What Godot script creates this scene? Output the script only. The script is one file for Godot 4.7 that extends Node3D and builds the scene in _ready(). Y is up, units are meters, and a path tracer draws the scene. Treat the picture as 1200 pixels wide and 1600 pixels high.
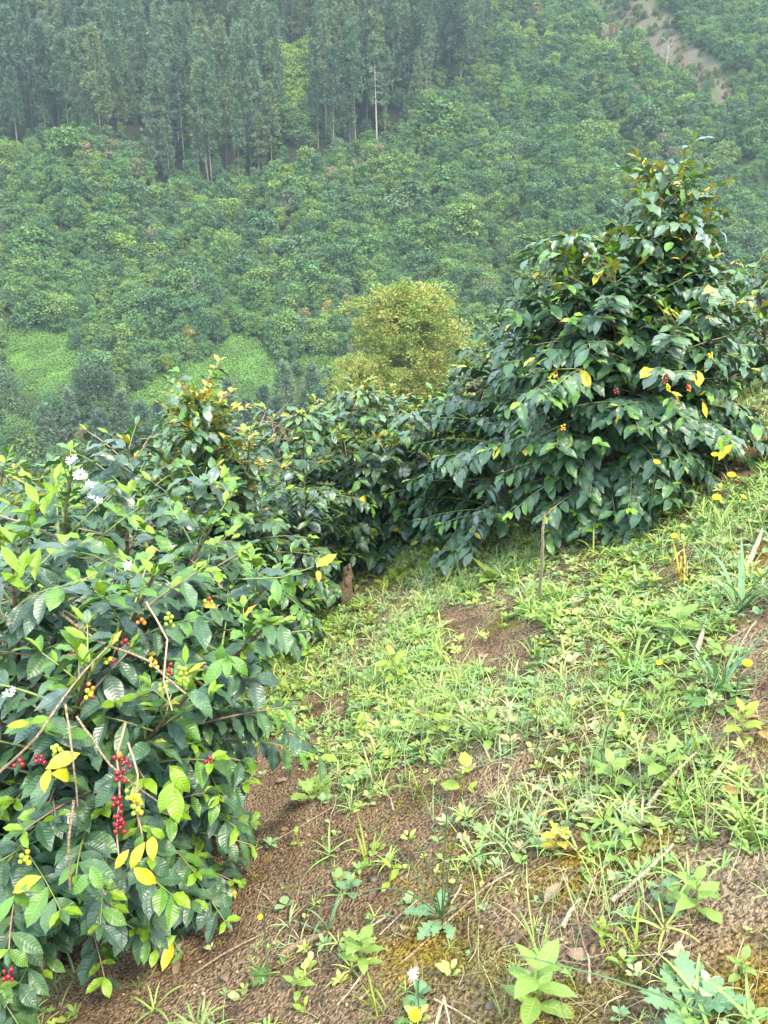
extends Node3D

const EYE := Vector3(0, 1.5, 0)
const PITCH := deg_to_rad(-15.0)
var rng := RandomNumberGenerator.new()
var taken := {}
var lumps := FastNoiseLite.new()
var grit := FastNoiseLite.new()
var patch := FastNoiseLite.new()
var relief := FastNoiseLite.new()
var landmarks := []
var M := {}
var LEAF := []
var MESH := {}

# ------------------------------------------------------------------ shapes
class Shape:
	var v := PackedVector3Array()
	var t := PackedVector2Array()
	var c := PackedColorArray()
	var i := PackedInt32Array()

	func sheet(rows: int, cols: int, p: PackedVector3Array, uv := PackedVector2Array(), col := PackedColorArray()) -> void:
		var o := v.size()
		v.append_array(p)
		t.append_array(uv)
		c.append_array(col)
		for r in rows - 1:
			for k in cols - 1:
				var a := o + r * cols + k
				i.append_array([a, a + 1, a + cols, a + 1, a + cols + 1, a + cols])

	func tube(path: PackedVector3Array, r0: float, r1: float, sides := 5, col := Color(-1, 0, 0), cap := true) -> void:
		var o := v.size()
		var n := path.size()
		var u := Vector3.ZERO
		for j in n:
			var d := (path[mini(j + 1, n - 1)] - path[maxi(j - 1, 0)]).normalized()
			if j == 0:
				u = d.cross(Vector3(0.31, 0.2, 0.93)).normalized()
			else:
				u = (u - d * u.dot(d)).normalized()
			var w := d.cross(u)
			var r := lerpf(r0, r1, float(j) / (n - 1))
			for k in sides:
				var a := TAU * k / sides
				v.append(path[j] + (u * cos(a) + w * sin(a)) * r)
				t.append(Vector2(float(k) / sides, float(j) / (n - 1)))
				if col.r >= 0:
					c.append(col)
		for j in n - 1:
			for k in sides:
				var a := o + j * sides + k
				var b := o + j * sides + (k + 1) % sides
				i.append_array([a, a + sides, b, b, a + sides, b + sides])
		if cap:
			for k in sides - 2:
				i.append_array([o, o + k + 1, o + k + 2])
				var e := o + (n - 1) * sides
				i.append_array([e, e + k + 2, e + k + 1])

	func kite(at: Vector3, along: Vector3, side: Vector3, col: Color) -> void:
		var o := v.size()
		v.append_array([at, at + along * 0.45 + side, at + along, at + along * 0.45 - side])
		c.append_array([col, col, col, col])
		i.append_array([o, o + 1, o + 2, o, o + 2, o + 3])

	func spike(at: Vector3, along: Vector3, side: Vector3, col: Color) -> void:
		var o := v.size()
		v.append_array([at - side, at + side, at + along])
		c.append_array([col, col, col])
		i.append_array([o, o + 1, o + 2])

	func add(s: Shape, x: Transform3D, col := Color(-1, 0, 0)) -> void:
		var o := v.size()
		for p in s.v:
			v.append(x * p)
		t.append_array(s.t)
		if col.r >= 0:
			for p in s.v.size():
				c.append(col)
		else:
			c.append_array(s.c)
		for k in s.i:
			i.append(o + k)

	func done(smooth := true) -> ArrayMesh:
		var a := []
		a.resize(Mesh.ARRAY_MAX)
		a[Mesh.ARRAY_VERTEX] = v
		a[Mesh.ARRAY_INDEX] = i
		if t.size() == v.size():
			a[Mesh.ARRAY_TEX_UV] = t
		if c.size() == v.size():
			a[Mesh.ARRAY_COLOR] = c
		if smooth:
			var n := PackedVector3Array()
			n.resize(v.size())
			for k in range(0, i.size(), 3):
				var f := (v[i[k + 2]] - v[i[k]]).cross(v[i[k + 1]] - v[i[k]])
				n[i[k]] += f
				n[i[k + 1]] += f
				n[i[k + 2]] += f
			for k in n.size():
				n[k] = n[k].normalized() if n[k].length_squared() > 1e-20 else Vector3.UP
			a[Mesh.ARRAY_NORMAL] = n
		var m := ArrayMesh.new()
		m.add_surface_from_arrays(Mesh.PRIMITIVE_TRIANGLES, a)
		return m

# ------------------------------------------------------------------ naming and placing
func numbered(called: String) -> String:
	var n: int = taken.get(called, 0)
	taken[called] = n + 1
	return called if n == 0 else "%s_%03d" % [called, n]

func tag(o: Node3D, label: String, category: String, group := "", kind := "") -> Node3D:
	if label: o.set_meta("label", label)
	if category: o.set_meta("category", category)
	if group: o.set_meta("group", group)
	if kind: o.set_meta("kind", kind)
	return o

func thing(called: String, label: String, category: String, at := Vector3.ZERO, group := "") -> Node3D:
	var o := Node3D.new()
	o.name = numbered(called)
	add_child(o)
	o.position = at
	return tag(o, label, category, group)

func put(called: String, mesh: Mesh, mat: Material, parent: Node3D, x := Transform3D()) -> MeshInstance3D:
	var o := MeshInstance3D.new()
	o.name = numbered(called) if parent == self else called
	o.mesh = mesh
	if mat: o.material_override = mat
	parent.add_child(o, true)
	o.transform = x
	return o

func scatter(called: String, mesh: Mesh, mat: Material, parent: Node3D, places: Array, tints := []) -> MultiMeshInstance3D:
	var mm := MultiMesh.new()
	mm.transform_format = MultiMesh.TRANSFORM_3D
	mm.use_colors = tints.size() > 0
	mm.mesh = mesh
	mm.instance_count = places.size()
	for k in places.size():
		mm.set_instance_transform(k, places[k])
		if tints.size():
			mm.set_instance_color(k, tints[k])
	var o := MultiMeshInstance3D.new()
	o.name = numbered(called) if parent == self else called
	o.multimesh = mm
	o.material_override = mat
	parent.add_child(o, true)
	o.set_meta("kind", "stuff")
	return o

func rf(a: float, b: float) -> float:
	return rng.randf_range(a, b)

func rdir() -> Vector3:
	return Vector3(rng.randfn(), rng.randfn(), rng.randfn()).normalized()

func frame_of(along: Vector3, up: Vector3, size: Vector3) -> Transform3D:
	var z := along.normalized()
	var y := up - z * up.dot(z)
	y = y.normalized() if y.length() > 0.001 else z.cross(Vector3(0.3, 0.1, 0.9)).normalized()
	return Transform3D(Basis(y.cross(z) * size.x, y * size.y, z * size.z), Vector3.ZERO)

func depth_of(p: Vector3) -> Vector3:   # camera axes: x right, y up, z depth
	var d := p - EYE
	var f := Vector3(0, sin(PITCH), -cos(PITCH))
	var u := Vector3(0, cos(PITCH), sin(PITCH))
	return Vector3(d.x, d.dot(u), d.dot(f))

func in_frame(p: Vector3, margin := 1.05) -> bool:
	var c := depth_of(p)
	return c.z > 0.1 and absf(c.x / c.z) < 0.4963 * margin and absf(c.y / c.z) < 0.6617 * margin

# ------------------------------------------------------------------ terrain
func soft(x: float, k: float) -> float:
	return log(1.0 + exp(clampf(x * k, -40, 40))) / k

func smooth_land(x: float, f: float) -> float:
	var c := -7.0
	if x > -14.0:
		c = 0.5 * (x if x < 2.0 else 2.0 + 1.2 * tanh((x - 2.0) / 1.2))
	var n := c + 0.04 * pow(maxf(x - 0.8, 0), 2) * exp(-maxf(x - 2.5, 0)) - 0.06 * f
	n -= 0.55 * soft(f - (6.4 - clampf((x - 0.6) / 1.4, 0, 1)), 3.0)
	var g := -9.2 + 0.78 * (f - 82.0)
	return maxf(n, g)

func land(x: float, f: float) -> float:
	var h := smooth_land(x, f)
	var away := smoothstep(20, 60, f)
	h += (1.0 - away) * (lumps.get_noise_2d(x, f) * 0.035 + grit.get_noise_2d(x, f) * 0.017)
	if away > 0:
		h += away * relief.get_noise_2d(x + f * 0.35, f * 0.45) * lerpf(0.3, 7.0, smoothstep(93, 118, f))
	return h

func ground(x: float, f: float) -> Vector3:
	return Vector3(x, land(x, f), -f)

func slope_up(x: float, f: float) -> Vector3:
	var e := 0.05
	return Vector3(smooth_land(x - e, f) - smooth_land(x + e, f), 2 * e, smooth_land(x, f + e) - smooth_land(x, f - e)).normalized()

var BARE_STRIP: PackedVector2Array
var BARE_PATCH: PackedVector2Array
var BARE_BANK := []
var MOSSY := []
var PINES: PackedVector2Array
var GLADE: PackedVector2Array
const GLADE_FOOT := 126.0
var CLEARINGS := []
var CLEAR_WIDE := []
var SCAR: PackedVector2Array

func inside(p: Vector2, a: PackedVector2Array) -> bool:
	return Geometry2D.is_point_in_polygon(p, a)

func green(x: float, f: float) -> float:   # how thickly plants cover the near ground
	var p := Vector2(x, f)
	var n := patch.get_noise_2d(x, f) * 0.5 + 0.5
	var d := lerpf(0.5, 0.86, smoothstep(1.8, 3.4, f + 0.35 * x)) + patch.get_noise_2d(x * 2.9 + 77, f * 2.9) * 0.45 + (n - 0.5) * 1.35
	if inside(p, BARE_STRIP): d -= 0.36
	for q in BARE_BANK:
		if inside(p, q): d -= 0.55
	if inside(p, BARE_PATCH): d -= 0.6
	if x < -0.1 and f < 2.2: d -= 0.2
	return clampf(d, 0.06, 1.0)

func make_ground() -> void:
	var rows := PackedFloat32Array()
	var f := -6.0
	while f < 0.6:
		rows.append(f)
		f += 0.4
	while f < 6.2:
		rows.append(f)
		f += 0.028 * maxf(1.0, f / 2.2)
	var split := 0
	while f < 250:
		if split == 0 and f > 40: split = rows.size()
		rows.append(f)
		f += minf(0.05 + (f - 6.2) * 0.03, 1.6)
	for part in 2:
		var s := Shape.new()
		var r0 := 0 if part == 0 else split
		var r1 := split + 1 if part == 0 else rows.size()
		var cols := 251 if part == 0 else 221
		var p := PackedVector3Array()
		var col := PackedColorArray()
		for r in range(r0, r1):
			f = rows[r]
			var half := 3.0 + 0.68 * maxf(f, 0.0)
			if f > 40.0: half = 30.2 + (f - 40.0) * 0.62
			for k in cols:
				var x := (2.0 * k / (cols - 1) - 1.0) * half
				p.append(Vector3(x, land(x, f), -f))
				col.append(soil_color(x, f) if part == 0 else hill_color(x, f))
		s.sheet(r1 - r0, cols, p, PackedVector2Array(), col)
		for k in range(0, s.i.size(), 3):   # rows run away from the eye: turn the faces up
			var b := s.i[k + 1]
			s.i[k + 1] = s.i[k + 2]
			s.i[k + 2] = b
		put("ground" if part == 0 else "hillside", s.done(), M.soil if part == 0 else M.hill, self).set_meta("kind", "structure")

func soil_color(x: float, f: float) -> Color:
	var a := patch.get_noise_2d(x * 2.1 + 40, f * 2.1) * 0.5 + 0.5
	var b := patch.get_noise_2d(x * 5.3 - 10, f * 5.3 + 70) * 0.5 + 0.5
	var g := grit.get_noise_2d(x * 2 + 9, f * 2) * 0.5 + 0.5
	var c := Color(0.42, 0.29, 0.185).lerp(Color(0.54, 0.405, 0.27), smoothstep(0.35, 0.75, a))
	c = c.lerp(Color(0.15, 0.11, 0.08), smoothstep(0.58, 0.75, b) * 0.7)
	var moss := smoothstep(0.5, 0.68, patch.get_noise_2d(x * 1.6 + 140, f * 1.6 - 60) * 0.5 + 0.5) * smoothstep(-0.2, 0.5, x)
	c = c.lerp(Color(0.27, 0.24, 0.04), moss * (0.35 + 0.5 * g))
	for q in MOSSY:
		c = c.lerp(Color(0.46, 0.32, 0.035), (1.0 - smoothstep(0.03, 0.16, q.distance_to(Vector2(x, f)) + grit.get_noise_2d(x * 1.5, f * 1.5) * 0.06)) * 0.8)
	var gr := smoothstep(0.45, 0.95, green(x, f))
	return c.lerp(Color(0.17, 0.19, 0.06), gr * 0.6).lerp(Color(0.07, 0.11, 0.04), smoothstep(6.5, 9.0, f))

func hill_color(x: float, f: float) -> Color:
	var n := patch.get_noise_2d(x * 0.12, f * 0.12) * 0.5 + 0.5
	var c := Color(0.05, 0.085, 0.035).lerp(Color(0.09, 0.12, 0.045), n)
	var p := Vector2(x, f)
	for q in CLEARINGS:
		if inside(p, q): c = Color(0.13, 0.26, 0.05)
	if inside(p, PINES): c = Color(0.04, 0.05, 0.03)
	if inside(p, SCAR): c = Color(0.19, 0.16, 0.13).lerp(Color(0.11, 0.15, 0.07), smoothstep(0.35, 0.65, patch.get_noise_2d(x * 0.35, f * 0.25) * 0.5 + 0.5 + 0.3 * grit.get_noise_2d(x * 0.1, f * 0.1)))
	return c

# ------------------------------------------------------------------ materials
func mat(col: Color, rough: float, back := 0.0, spec := 0.5) -> StandardMaterial3D:
	var m := StandardMaterial3D.new()
	m.albedo_color = col.linear_to_srgb()
	m.roughness = rough
	m.metallic_specular = spec
	m.cull_mode = BaseMaterial3D.CULL_DISABLED
	if back > 0:
		m.backlight_enabled = true
		m.backlight = Color(back, back, back * 0.55).linear_to_srgb()
	return m

func tinted(m: StandardMaterial3D) -> StandardMaterial3D:
	m.vertex_color_use_as_albedo = true
	return m

func noise_tex(freq: float, oct: int, ramp: Array, sd: int, size := 512) -> NoiseTexture2D:
	var n := FastNoiseLite.new()
	n.seed = sd
	n.noise_type = FastNoiseLite.TYPE_SIMPLEX_SMOOTH
	n.frequency = freq
	n.fractal_octaves = oct
	var t := NoiseTexture2D.new()
	t.width = size
	t.height = size
	t.seamless = true
	t.noise = n
	if ramp.size():
		var g := Gradient.new()
		g.offsets = PackedFloat32Array(ramp[0])
		g.colors = PackedColorArray(ramp[1])
		t.color_ramp = g
	return t

func leaf_pictures() -> Array:
	var w := 128
	var h := 256
	var a := Image.create(w, h, false, Image.FORMAT_RGB8)
	var b := Image.create(w, h, false, Image.FORMAT_RGB8)
	for y in h:
		for x in w:
			var u := absf(2.0 * (x + 0.5) / w - 1.0)
			var v := (y + 0.5) / h
			var k := (v - 0.16 * u + 0.05 * u * u) * 10.0
			var d := absf(k - roundf(k))           # 0 on a side vein, 0.5 between two
			var vein := (1.0 - smoothstep(0.03, 0.11, d)) * (1.0 - smoothstep(0.75, 0.95, u))
			var mid := 1.0 - smoothstep(0.02, 0.06, u)
			var n := patch.get_noise_2d(x * 0.09, y * 0.09) * 0.09 + grit.get_noise_2d(x * 0.05, y * 0.05) * 0.06
			var s := 0.8 + n + 0.08 * vein + 0.2 * mid
			a.set_pixel(x, y, Color(minf(s + 0.06 * mid + 0.03 * vein, 1), minf(s, 1), minf(s * 0.96, 1)))
			var q := 0.5 + 0.42 * sin(PI * minf(d * 2.0, 1.0) * 0.5) * (1.0 - u * u * 0.6) - 0.3 * mid
			b.set_pixel(x, y, Color(q, q, q))
	return [ImageTexture.create_from_image(a), ImageTexture.create_from_image(b)]

func make_materials() -> void:
	var pics := leaf_pictures()
	var leafy := func(col: Color, rough: float, back: float, spec := 0.5) -> StandardMaterial3D:
		var m := mat(col, rough, back, spec)
		m.albedo_texture = pics[0]
		m.heightmap_enabled = true
		m.heightmap_texture = pics[1]
		m.heightmap_scale = 0.16
		return m
	# coffee leaves: deep, mid, blue green, young lime, yellow, bronze
	M.coffee = [
		leafy.call(Color(0.072, 0.165, 0.085), 0.4, 0.14, 0.7), leafy.call(Color(0.105, 0.225, 0.09), 0.4, 0.2, 0.65), leafy.call(Color(0.08, 0.158, 0.108), 0.36, 0.12, 0.75),
		leafy.call(Color(0.27, 0.47, 0.035), 0.4, 0.4), leafy.call(Color(0.72, 0.62, 0.03), 0.5, 0.4), leafy.call(Color(0.55, 0.45, 0.06), 0.36, 0.3), leafy.call(Color(0.14, 0.32, 0.055), 0.38, 0.3),
	]
	M.coffee[4].heightmap_scale = 0.08
	M.coffee_mixed = tinted(leafy.call(Color(1, 1, 1), 0.36, 0.18))
	M.weed = {}
	var tones := {"pale": Color(0.3, 0.47, 0.1), "lime": Color(0.37, 0.5, 0.06), "blue": Color(0.22, 0.4, 0.2, 0.65), "mid": Color(0.15, 0.31, 0.08), "yellow": Color(0.6, 0.5, 0.06), "rust": Color(0.42, 0.2, 0.08), "dark": Color(0.04, 0.13, 0.05)}
	for k in tones:
		M.weed[k] = leafy.call(tones[k], 0.55, 0.45)
		M.weed[k].heightmap_scale = 0.12
	M.cover = tinted(mat(Color(1, 1, 1), 0.6, 0.45))
	M.bark = mat(Color(0.2, 0.155, 0.115), 0.9)
	M.bark.albedo_texture = noise_tex(0.03, 4, [[0.2, 0.55, 0.85], [Color(0.45, 0.4, 0.36), Color(0.8, 0.76, 0.7), Color(1, 1, 0.95)]], 5, 256)
	M.bark.uv1_triplanar = true
	M.bark.uv1_scale = Vector3(14, 5, 14)
	M.twig = mat(Color(0.3, 0.21, 0.14), 0.85)
	M.green_twig = mat(Color(0.2, 0.26, 0.07), 0.6)
	M.straw = tinted(mat(Color(1, 1, 1), 0.8, 0.15))
	M.stick = mat(Color(0.42, 0.33, 0.24), 0.9)
	M.stick.albedo_texture = M.bark.albedo_texture
	M.stick.uv1_triplanar = true
	M.stick.uv1_scale = Vector3(20, 20, 20)
	M.pale_stick = mat(Color(0.64, 0.58, 0.46), 0.9)
	M.pale_stick.albedo_texture = M.bark.albedo_texture
	M.pale_stick.uv1_triplanar = true
	M.pale_stick.uv1_scale = Vector3(20, 20, 20)
	M.dead_leaf = [leafy.call(Color(0.3, 0.17, 0.1), 0.7, 0.2), leafy.call(Color(0.42, 0.28, 0.2), 0.7, 0.2), leafy.call(Color(0.2, 0.1, 0.07), 0.6, 0.2), leafy.call(Color(0.55, 0.36, 0.12), 0.6, 0.3)]
	M.stone = mat(Color(0.27, 0.22, 0.18), 0.9)
	M.stone.albedo_texture = noise_tex(0.02, 5, [[0.25, 0.8], [Color(0.6, 0.56, 0.52), Color(1, 0.98, 0.95)]], 8, 256)
	M.stone.uv1_triplanar = true
	M.stone.uv1_scale = Vector3(9, 9, 9)
	M.red = mat(Color(0.2, 0.01, 0.016), 0.3)
	M.dark_red = mat(Color(0.18, 0.01, 0.02), 0.25)
	M.green_berry = mat(Color(0.26, 0.36, 0.04), 0.3)
	M.yellow_berry = mat(Color(0.62, 0.45, 0.02), 0.3)
	M.orange_berry = mat(Color(0.62, 0.16, 0.02), 0.3)
	M.petal = mat(Color(0.85, 0.85, 0.84), 0.6, 0.3)
	M.yellow_petal = mat(Color(0.85, 0.6, 0.01), 0.6, 0.3)
	M.fluff = mat(Color(0.85, 0.85, 0.83), 0.9, 0.4)
	M.crown = tinted(mat(Color(1, 1, 1), 0.65, 0.35, 0.35))
	M.crown_tones = []
	M.trunk = mat(Color(0.15, 0.125, 0.105), 0.95)
	M.pale_trunk = mat(Color(0.36, 0.33, 0.29), 0.95)
	M.soil = tinted(mat(Color(1, 1, 1), 0.95, 0.0, 0.25))
	M.soil.albedo_texture = noise_tex(0.035, 5, [[0.15, 0.4, 0.6, 0.9], [Color(0.42, 0.4, 0.38), Color(0.72, 0.7, 0.68), Color(0.88, 0.87, 0.85), Color(1, 1, 1)]], 21, 1024)
	M.soil.uv1_triplanar = true
	M.soil.uv1_world_triplanar = true
	M.soil.uv1_scale = Vector3(1.7, 1.7, 1.7)
	M.soil.uv1_triplanar_sharpness = 12.0
	M.soil.heightmap_enabled = true
	M.soil.heightmap_texture = noise_tex(0.05, 6, [], 33, 1024)
	M.soil.heightmap_scale = 2.6
	M.hill = tinted(mat(Color(1, 1, 1), 0.95, 0.0, 0.2))
	M.hill.albedo_texture = M.soil.albedo_texture
	M.hill.uv1_triplanar = true
	M.hill.uv1_world_triplanar = true
	M.hill.uv1_triplanar_sharpness = 12.0
	M.hill.uv1_scale = Vector3(0.15, 0.15, 0.15)

# ------------------------------------------------------------------ leaf shapes
func leaf_shape(width: float, bend: float, fold: float, wave: float, ph: float, rows := 10, cols := 6, belly := 0.9, lobes := 0, stalk := 0.05, col := Color(-1, 0, 0)) -> Shape:
	var s := Shape.new()
	var p := PackedVector3Array()
	var uv := PackedVector2Array()
	var cc := PackedColorArray()
	var y := 0.0
	var z := 0.0
	for r in rows + 1:
		var v := float(r) / rows
		var q := maxf(0.0, (v - stalk) / (1.0 - stalk))
		var half := width * pow(maxf(sin(PI * pow(q, belly)), 0.0), 0.85) * (1.0 - 0.55 * smoothstep(0.78, 1.0, q))
		if lobes > 0:
			half *= 0.35 + 0.65 * absf(sin(q * PI * lobes + 0.4)) + 0.1
		half = maxf(half, 0.008 if v < 0.99 else 0.001)
		var tilt := bend * (v - 0.25)
		for k in cols + 1:
			var u := 2.0 * k / cols - 1.0
			var lift := fold * absf(u) * half - 0.12 * half * u * u + wave * half * absf(u) * sin(v * 17.0 + ph + (2.0 if u > 0 else 0.0))
			p.append(Vector3(u * half, y + lift * cos(tilt), z + lift * sin(tilt)))
			uv.append(Vector2(u * 0.5 + 0.5, v))
			if col.r >= 0: cc.append(col)
		z += cos(tilt) / rows
		y -= sin(tilt) / rows
	s.sheet(rows + 1, cols + 1, p, uv, cc)
	return s

func blade_shape(bend: float, twist: float, rows := 8, width := 0.022) -> Shape:
	var s := Shape.new()
	var p := PackedVector3Array()
	var uv := PackedVector2Array()
	var y := 0.0
	var z := 0.0
	for r in rows + 1:
		var v := float(r) / rows
		var half := width * (0.75 + 0.25 * sin(PI * v)) * (1.0 - pow(v, 3.0)) + 0.001
		var tilt := bend * v * v
		for k in 3:
			var u := k - 1.0
			p.append(Vector3(u * half * cos(twist * v), y + absf(u) * half * 0.5 + u * half * sin(twist * v), z))
			uv.append(Vector2(u * 0.5 + 0.5, v))
		z += cos(tilt) / rows
		y -= sin(tilt) / rows
	s.sheet(rows + 1, 3, p, uv)
	return s

func frond_shape() -> Shape:
	var s := Shape.new()
	var path := PackedVector3Array()
	for j in 9:
		var v := j / 8.0
		path.append(Vector3(0, -0.35 * v * v * v, v * (1.0 - 0.12 * v)))
	s.tube(path, 0.012, 0.003, 3, Color(-1, 0, 0), false)
	var l := leaf_shape(0.11, 0.5, 0.2, 0, 0, 3, 2)
	for j in 22:
		var v := 0.12 + 0.86 * j / 21.0
		var at := Vector3(0, -0.35 * v * v * v, v * (1.0 - 0.12 * v))
		for sd in [-1.0, 1.0]:
			var x := frame_of(Vector3(sd, 0.1, 0.55), Vector3.UP, Vector3.ONE * 0.17 * sin(PI * (0.12 + 0.8 * v)))
			x.origin = at
			s.add(l, x)
	return s

func make_leaves() -> void:
	for k in 9:
		LEAF.append(leaf_shape([0.2, 0.22, 0.19, 0.21, 0.23, 0.17, 0.2, 0.24, 0.18][k], [0.9, 0.5, 1.3, 0.2, 0.8, 1.7, -0.4, 1.1, 0.6][k], [0.25, 0.4, 0.15, 0.5, 0.1, 0.35, 0.6, 0.05, 0.7][k], [0.1, 0.16, 0.12, 0.2, 0.08, 0.3, 0.14, 0.24, 0.1][k], k * 1.7, 10, 6, [0.9, 0.9, 0.8, 1.0, 0.85, 0.9, 0.75, 0.95, 0.9][k]).done())
	MESH.young = [leaf_shape(0.15, 0.3, 0.75, 0.1, 0.5).done(), leaf_shape(0.17, -0.4, 0.6, 0.12, 2.1).done()]
	MESH.lance = [leaf_shape(0.2, 0.7, 0.25, 0.1, 0.3, 9, 4, 0.8, 0, 0.06).done(), leaf_shape(0.23, 1.1, 0.15, 0.14, 1.9, 9, 4, 0.85, 0, 0.06).done(), leaf_shape(0.19, 0.2, 0.35, 0.1, 4.0, 9, 4, 0.8, 0, 0.06).done()]
	MESH.round = [leaf_shape(0.36, 0.5, 0.2, 0.06, 0.4, 7, 4, 0.8, 0, 0.15).done(), leaf_shape(0.33, 0.9, 0.1, 0.08, 2.4, 7, 4, 0.8, 0, 0.15).done()]
	MESH.lobed = [leaf_shape(0.2, 0.8, 0.25, 0.12, 0.6, 30, 4, 1.25, 5, 0.12).done(), leaf_shape(0.17, 1.2, 0.2, 0.16, 2.6, 30, 4, 1.3, 6, 0.12).done()]
	MESH.blade = [blade_shape(0.7, 0.2).done(), blade_shape(1.6, 0.5).done(), blade_shape(2.4, -0.4).done(), blade_shape(0.3, 0.1).done()]
	MESH.frond = frond_shape().done()
	MESH.berry = SphereMesh.new()
	MESH.berry.radius = 0.0045
	MESH.berry.height = 0.0102
	MESH.berry.radial_segments = 10
	MESH.berry.rings = 6
	var fl := Shape.new()
	for k in 5:
		var a := TAU * k / 5
		fl.add(leaf_shape(0.2, -0.5, 0.1, 0, 0, 5, 2), frame_of(Vector3(cos(a), 0.35, sin(a)), Vector3.UP, Vector3.ONE))
	MESH.blossom = fl.done()
	var yf := Shape.new()
	for ring in 3:
		var n := 16 - 4 * ring
		for k in n:
			var a := TAU * k / n + ring * 0.3
			yf.add(leaf_shape(0.15, -0.3, 0.15, 0, 0, 3, 2), frame_of(Vector3(cos(a), 0.35 + ring * 0.65, sin(a)), Vector3.UP, Vector3.ONE * (1.0 - 0.2 * ring)))
	MESH.flower_head = yf.done()

# ------------------------------------------------------------------ coffee bushes
func profile(a: Array, t: float) -> float:
	var x := clampf(t, 0, 1) * (a.size() - 1)
	var k := mini(int(x), a.size() - 2)
	return lerpf(a[k], a[k + 1], x - k)

func coffee_bush(label: String, bx: float, bf: float, stems: Array, o := {}) -> Node3D:
	rng.seed = o.get("seed", 1)
	var base := ground(bx, bf)
	var bush := thing("coffee_bush", label, "coffee bush", base, "coffee bushes along the slope")
	var leaves := []      # [transform, tone, mesh kind]
	var size: float = o.get("leaf", 0.108)
	var young: float = o.get("young", 0.3)
	var bronze: float = o.get("bronze", 0.1)
	var twigs := Shape.new()
	var add_leaf := func(at: Vector3, along: Vector3, up: Vector3, s: float, tone: int) -> void:
		var is_young := tone == 3 or tone == 5
		var x := frame_of(along, up, Vector3(s * rf(0.82, 1.18), s, s))
		x.origin = at
		leaves.append([x, tone, rng.randi() % 2 if is_young else rng.randi() % 9, is_young])
	for st in stems:
		var top: Vector3 = st[0] - base
		var reach: float = st[1]
		var prof: Array = st[2]
		var foot := Vector3(rf(-0.05, 0.05), -0.05, rf(-0.05, 0.05))
		var path := PackedVector3Array()
		var bow := Vector3(top.x * 0.25, 0.08, top.z * 0.25)
		for j in 13:
			var t := j / 12.0
			path.append(foot.lerp(top, t) - bow * sin(PI * t) * 0.5 + Vector3(0, bow.y * sin(PI * t), 0))
		var stem := Shape.new()
		stem.tube(path, 0.02, 0.004, 7)
		put("stem", stem.done(), M.bark, bush)
		var tall := top.length()
		var levels := int(tall / o.get("step", 0.072))
		var az := rf(0, TAU)
		for lv in levels:
			var t := lerpf(o.get("from", 0.1), 1.0, (lv + 0.5) / levels)
			var k := minf(t * 12.0, 11.99)
			var at := path[int(k)].lerp(path[int(k) + 1], k - int(k))
			az += PI / 2 + rf(-0.3, 0.3)
			for m in 2:
				var a := az + PI * m + rf(-0.2, 0.2)
				var long := reach * profile(prof, t) * rf(0.78, 1.12)
				if long < 0.05: continue
				var el := lerpf(0.15, 0.95, t * t) + rf(-0.15, 0.2)
				var d := Vector3(cos(a) * cos(el), sin(el), sin(a) * cos(el))
				shoot(bush, twigs, at, d, long, size, young, bronze, t, add_leaf, 0, o)
		# the growing tip
		for j in 5:
			var a := rf(0, TAU)
			add_leaf.call(top, Vector3(cos(a), rf(0.4, 1.2), sin(a)), Vector3(-cos(a), 1, -sin(a)), size * rf(0.4, 0.75), 5 if rng.randf() < bronze * 2.5 else 3)
	if twigs.v.size():
		put("twigs", twigs.done(), M.green_twig, bush).set_meta("kind", "stuff")
	var seen := []
	var rest := []
	for l in leaves:
		var p: Vector3 = base + l[0].origin
		if in_frame(p):
			seen.append([depth_of(p).z + rf(0, 0.25) - 0.25 * (l[0].origin.y), l])
		else:
			rest.append(l)
	seen.sort_custom(func(a, b): return a[0] < b[0])
	var most: int = mini(o.get("single", 300), seen.size())
	for k in seen.size():
		var l = seen[k][1]
		if k < most:
			put("leaf", MESH.young[l[2]] if l[3] else LEAF[l[2]], M.coffee[l[1]], bush, l[0])
		else:
			rest.append(l)
	var tone_colors := [Color(0.072, 0.165, 0.085), Color(0.105, 0.225, 0.09), Color(0.08, 0.158, 0.108), Color(0.27, 0.47, 0.035), Color(0.72, 0.62, 0.03), Color(0.55, 0.45, 0.06), Color(0.14, 0.32, 0.055)]
	var places := []
	var tints := []
	for l in rest:
		places.append(l[0])
		tints.append(tone_colors[l[1]])
	if places.size():
		scatter("foliage", LEAF[1], M.coffee_mixed, bush, places, tints)
	return bush

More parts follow.
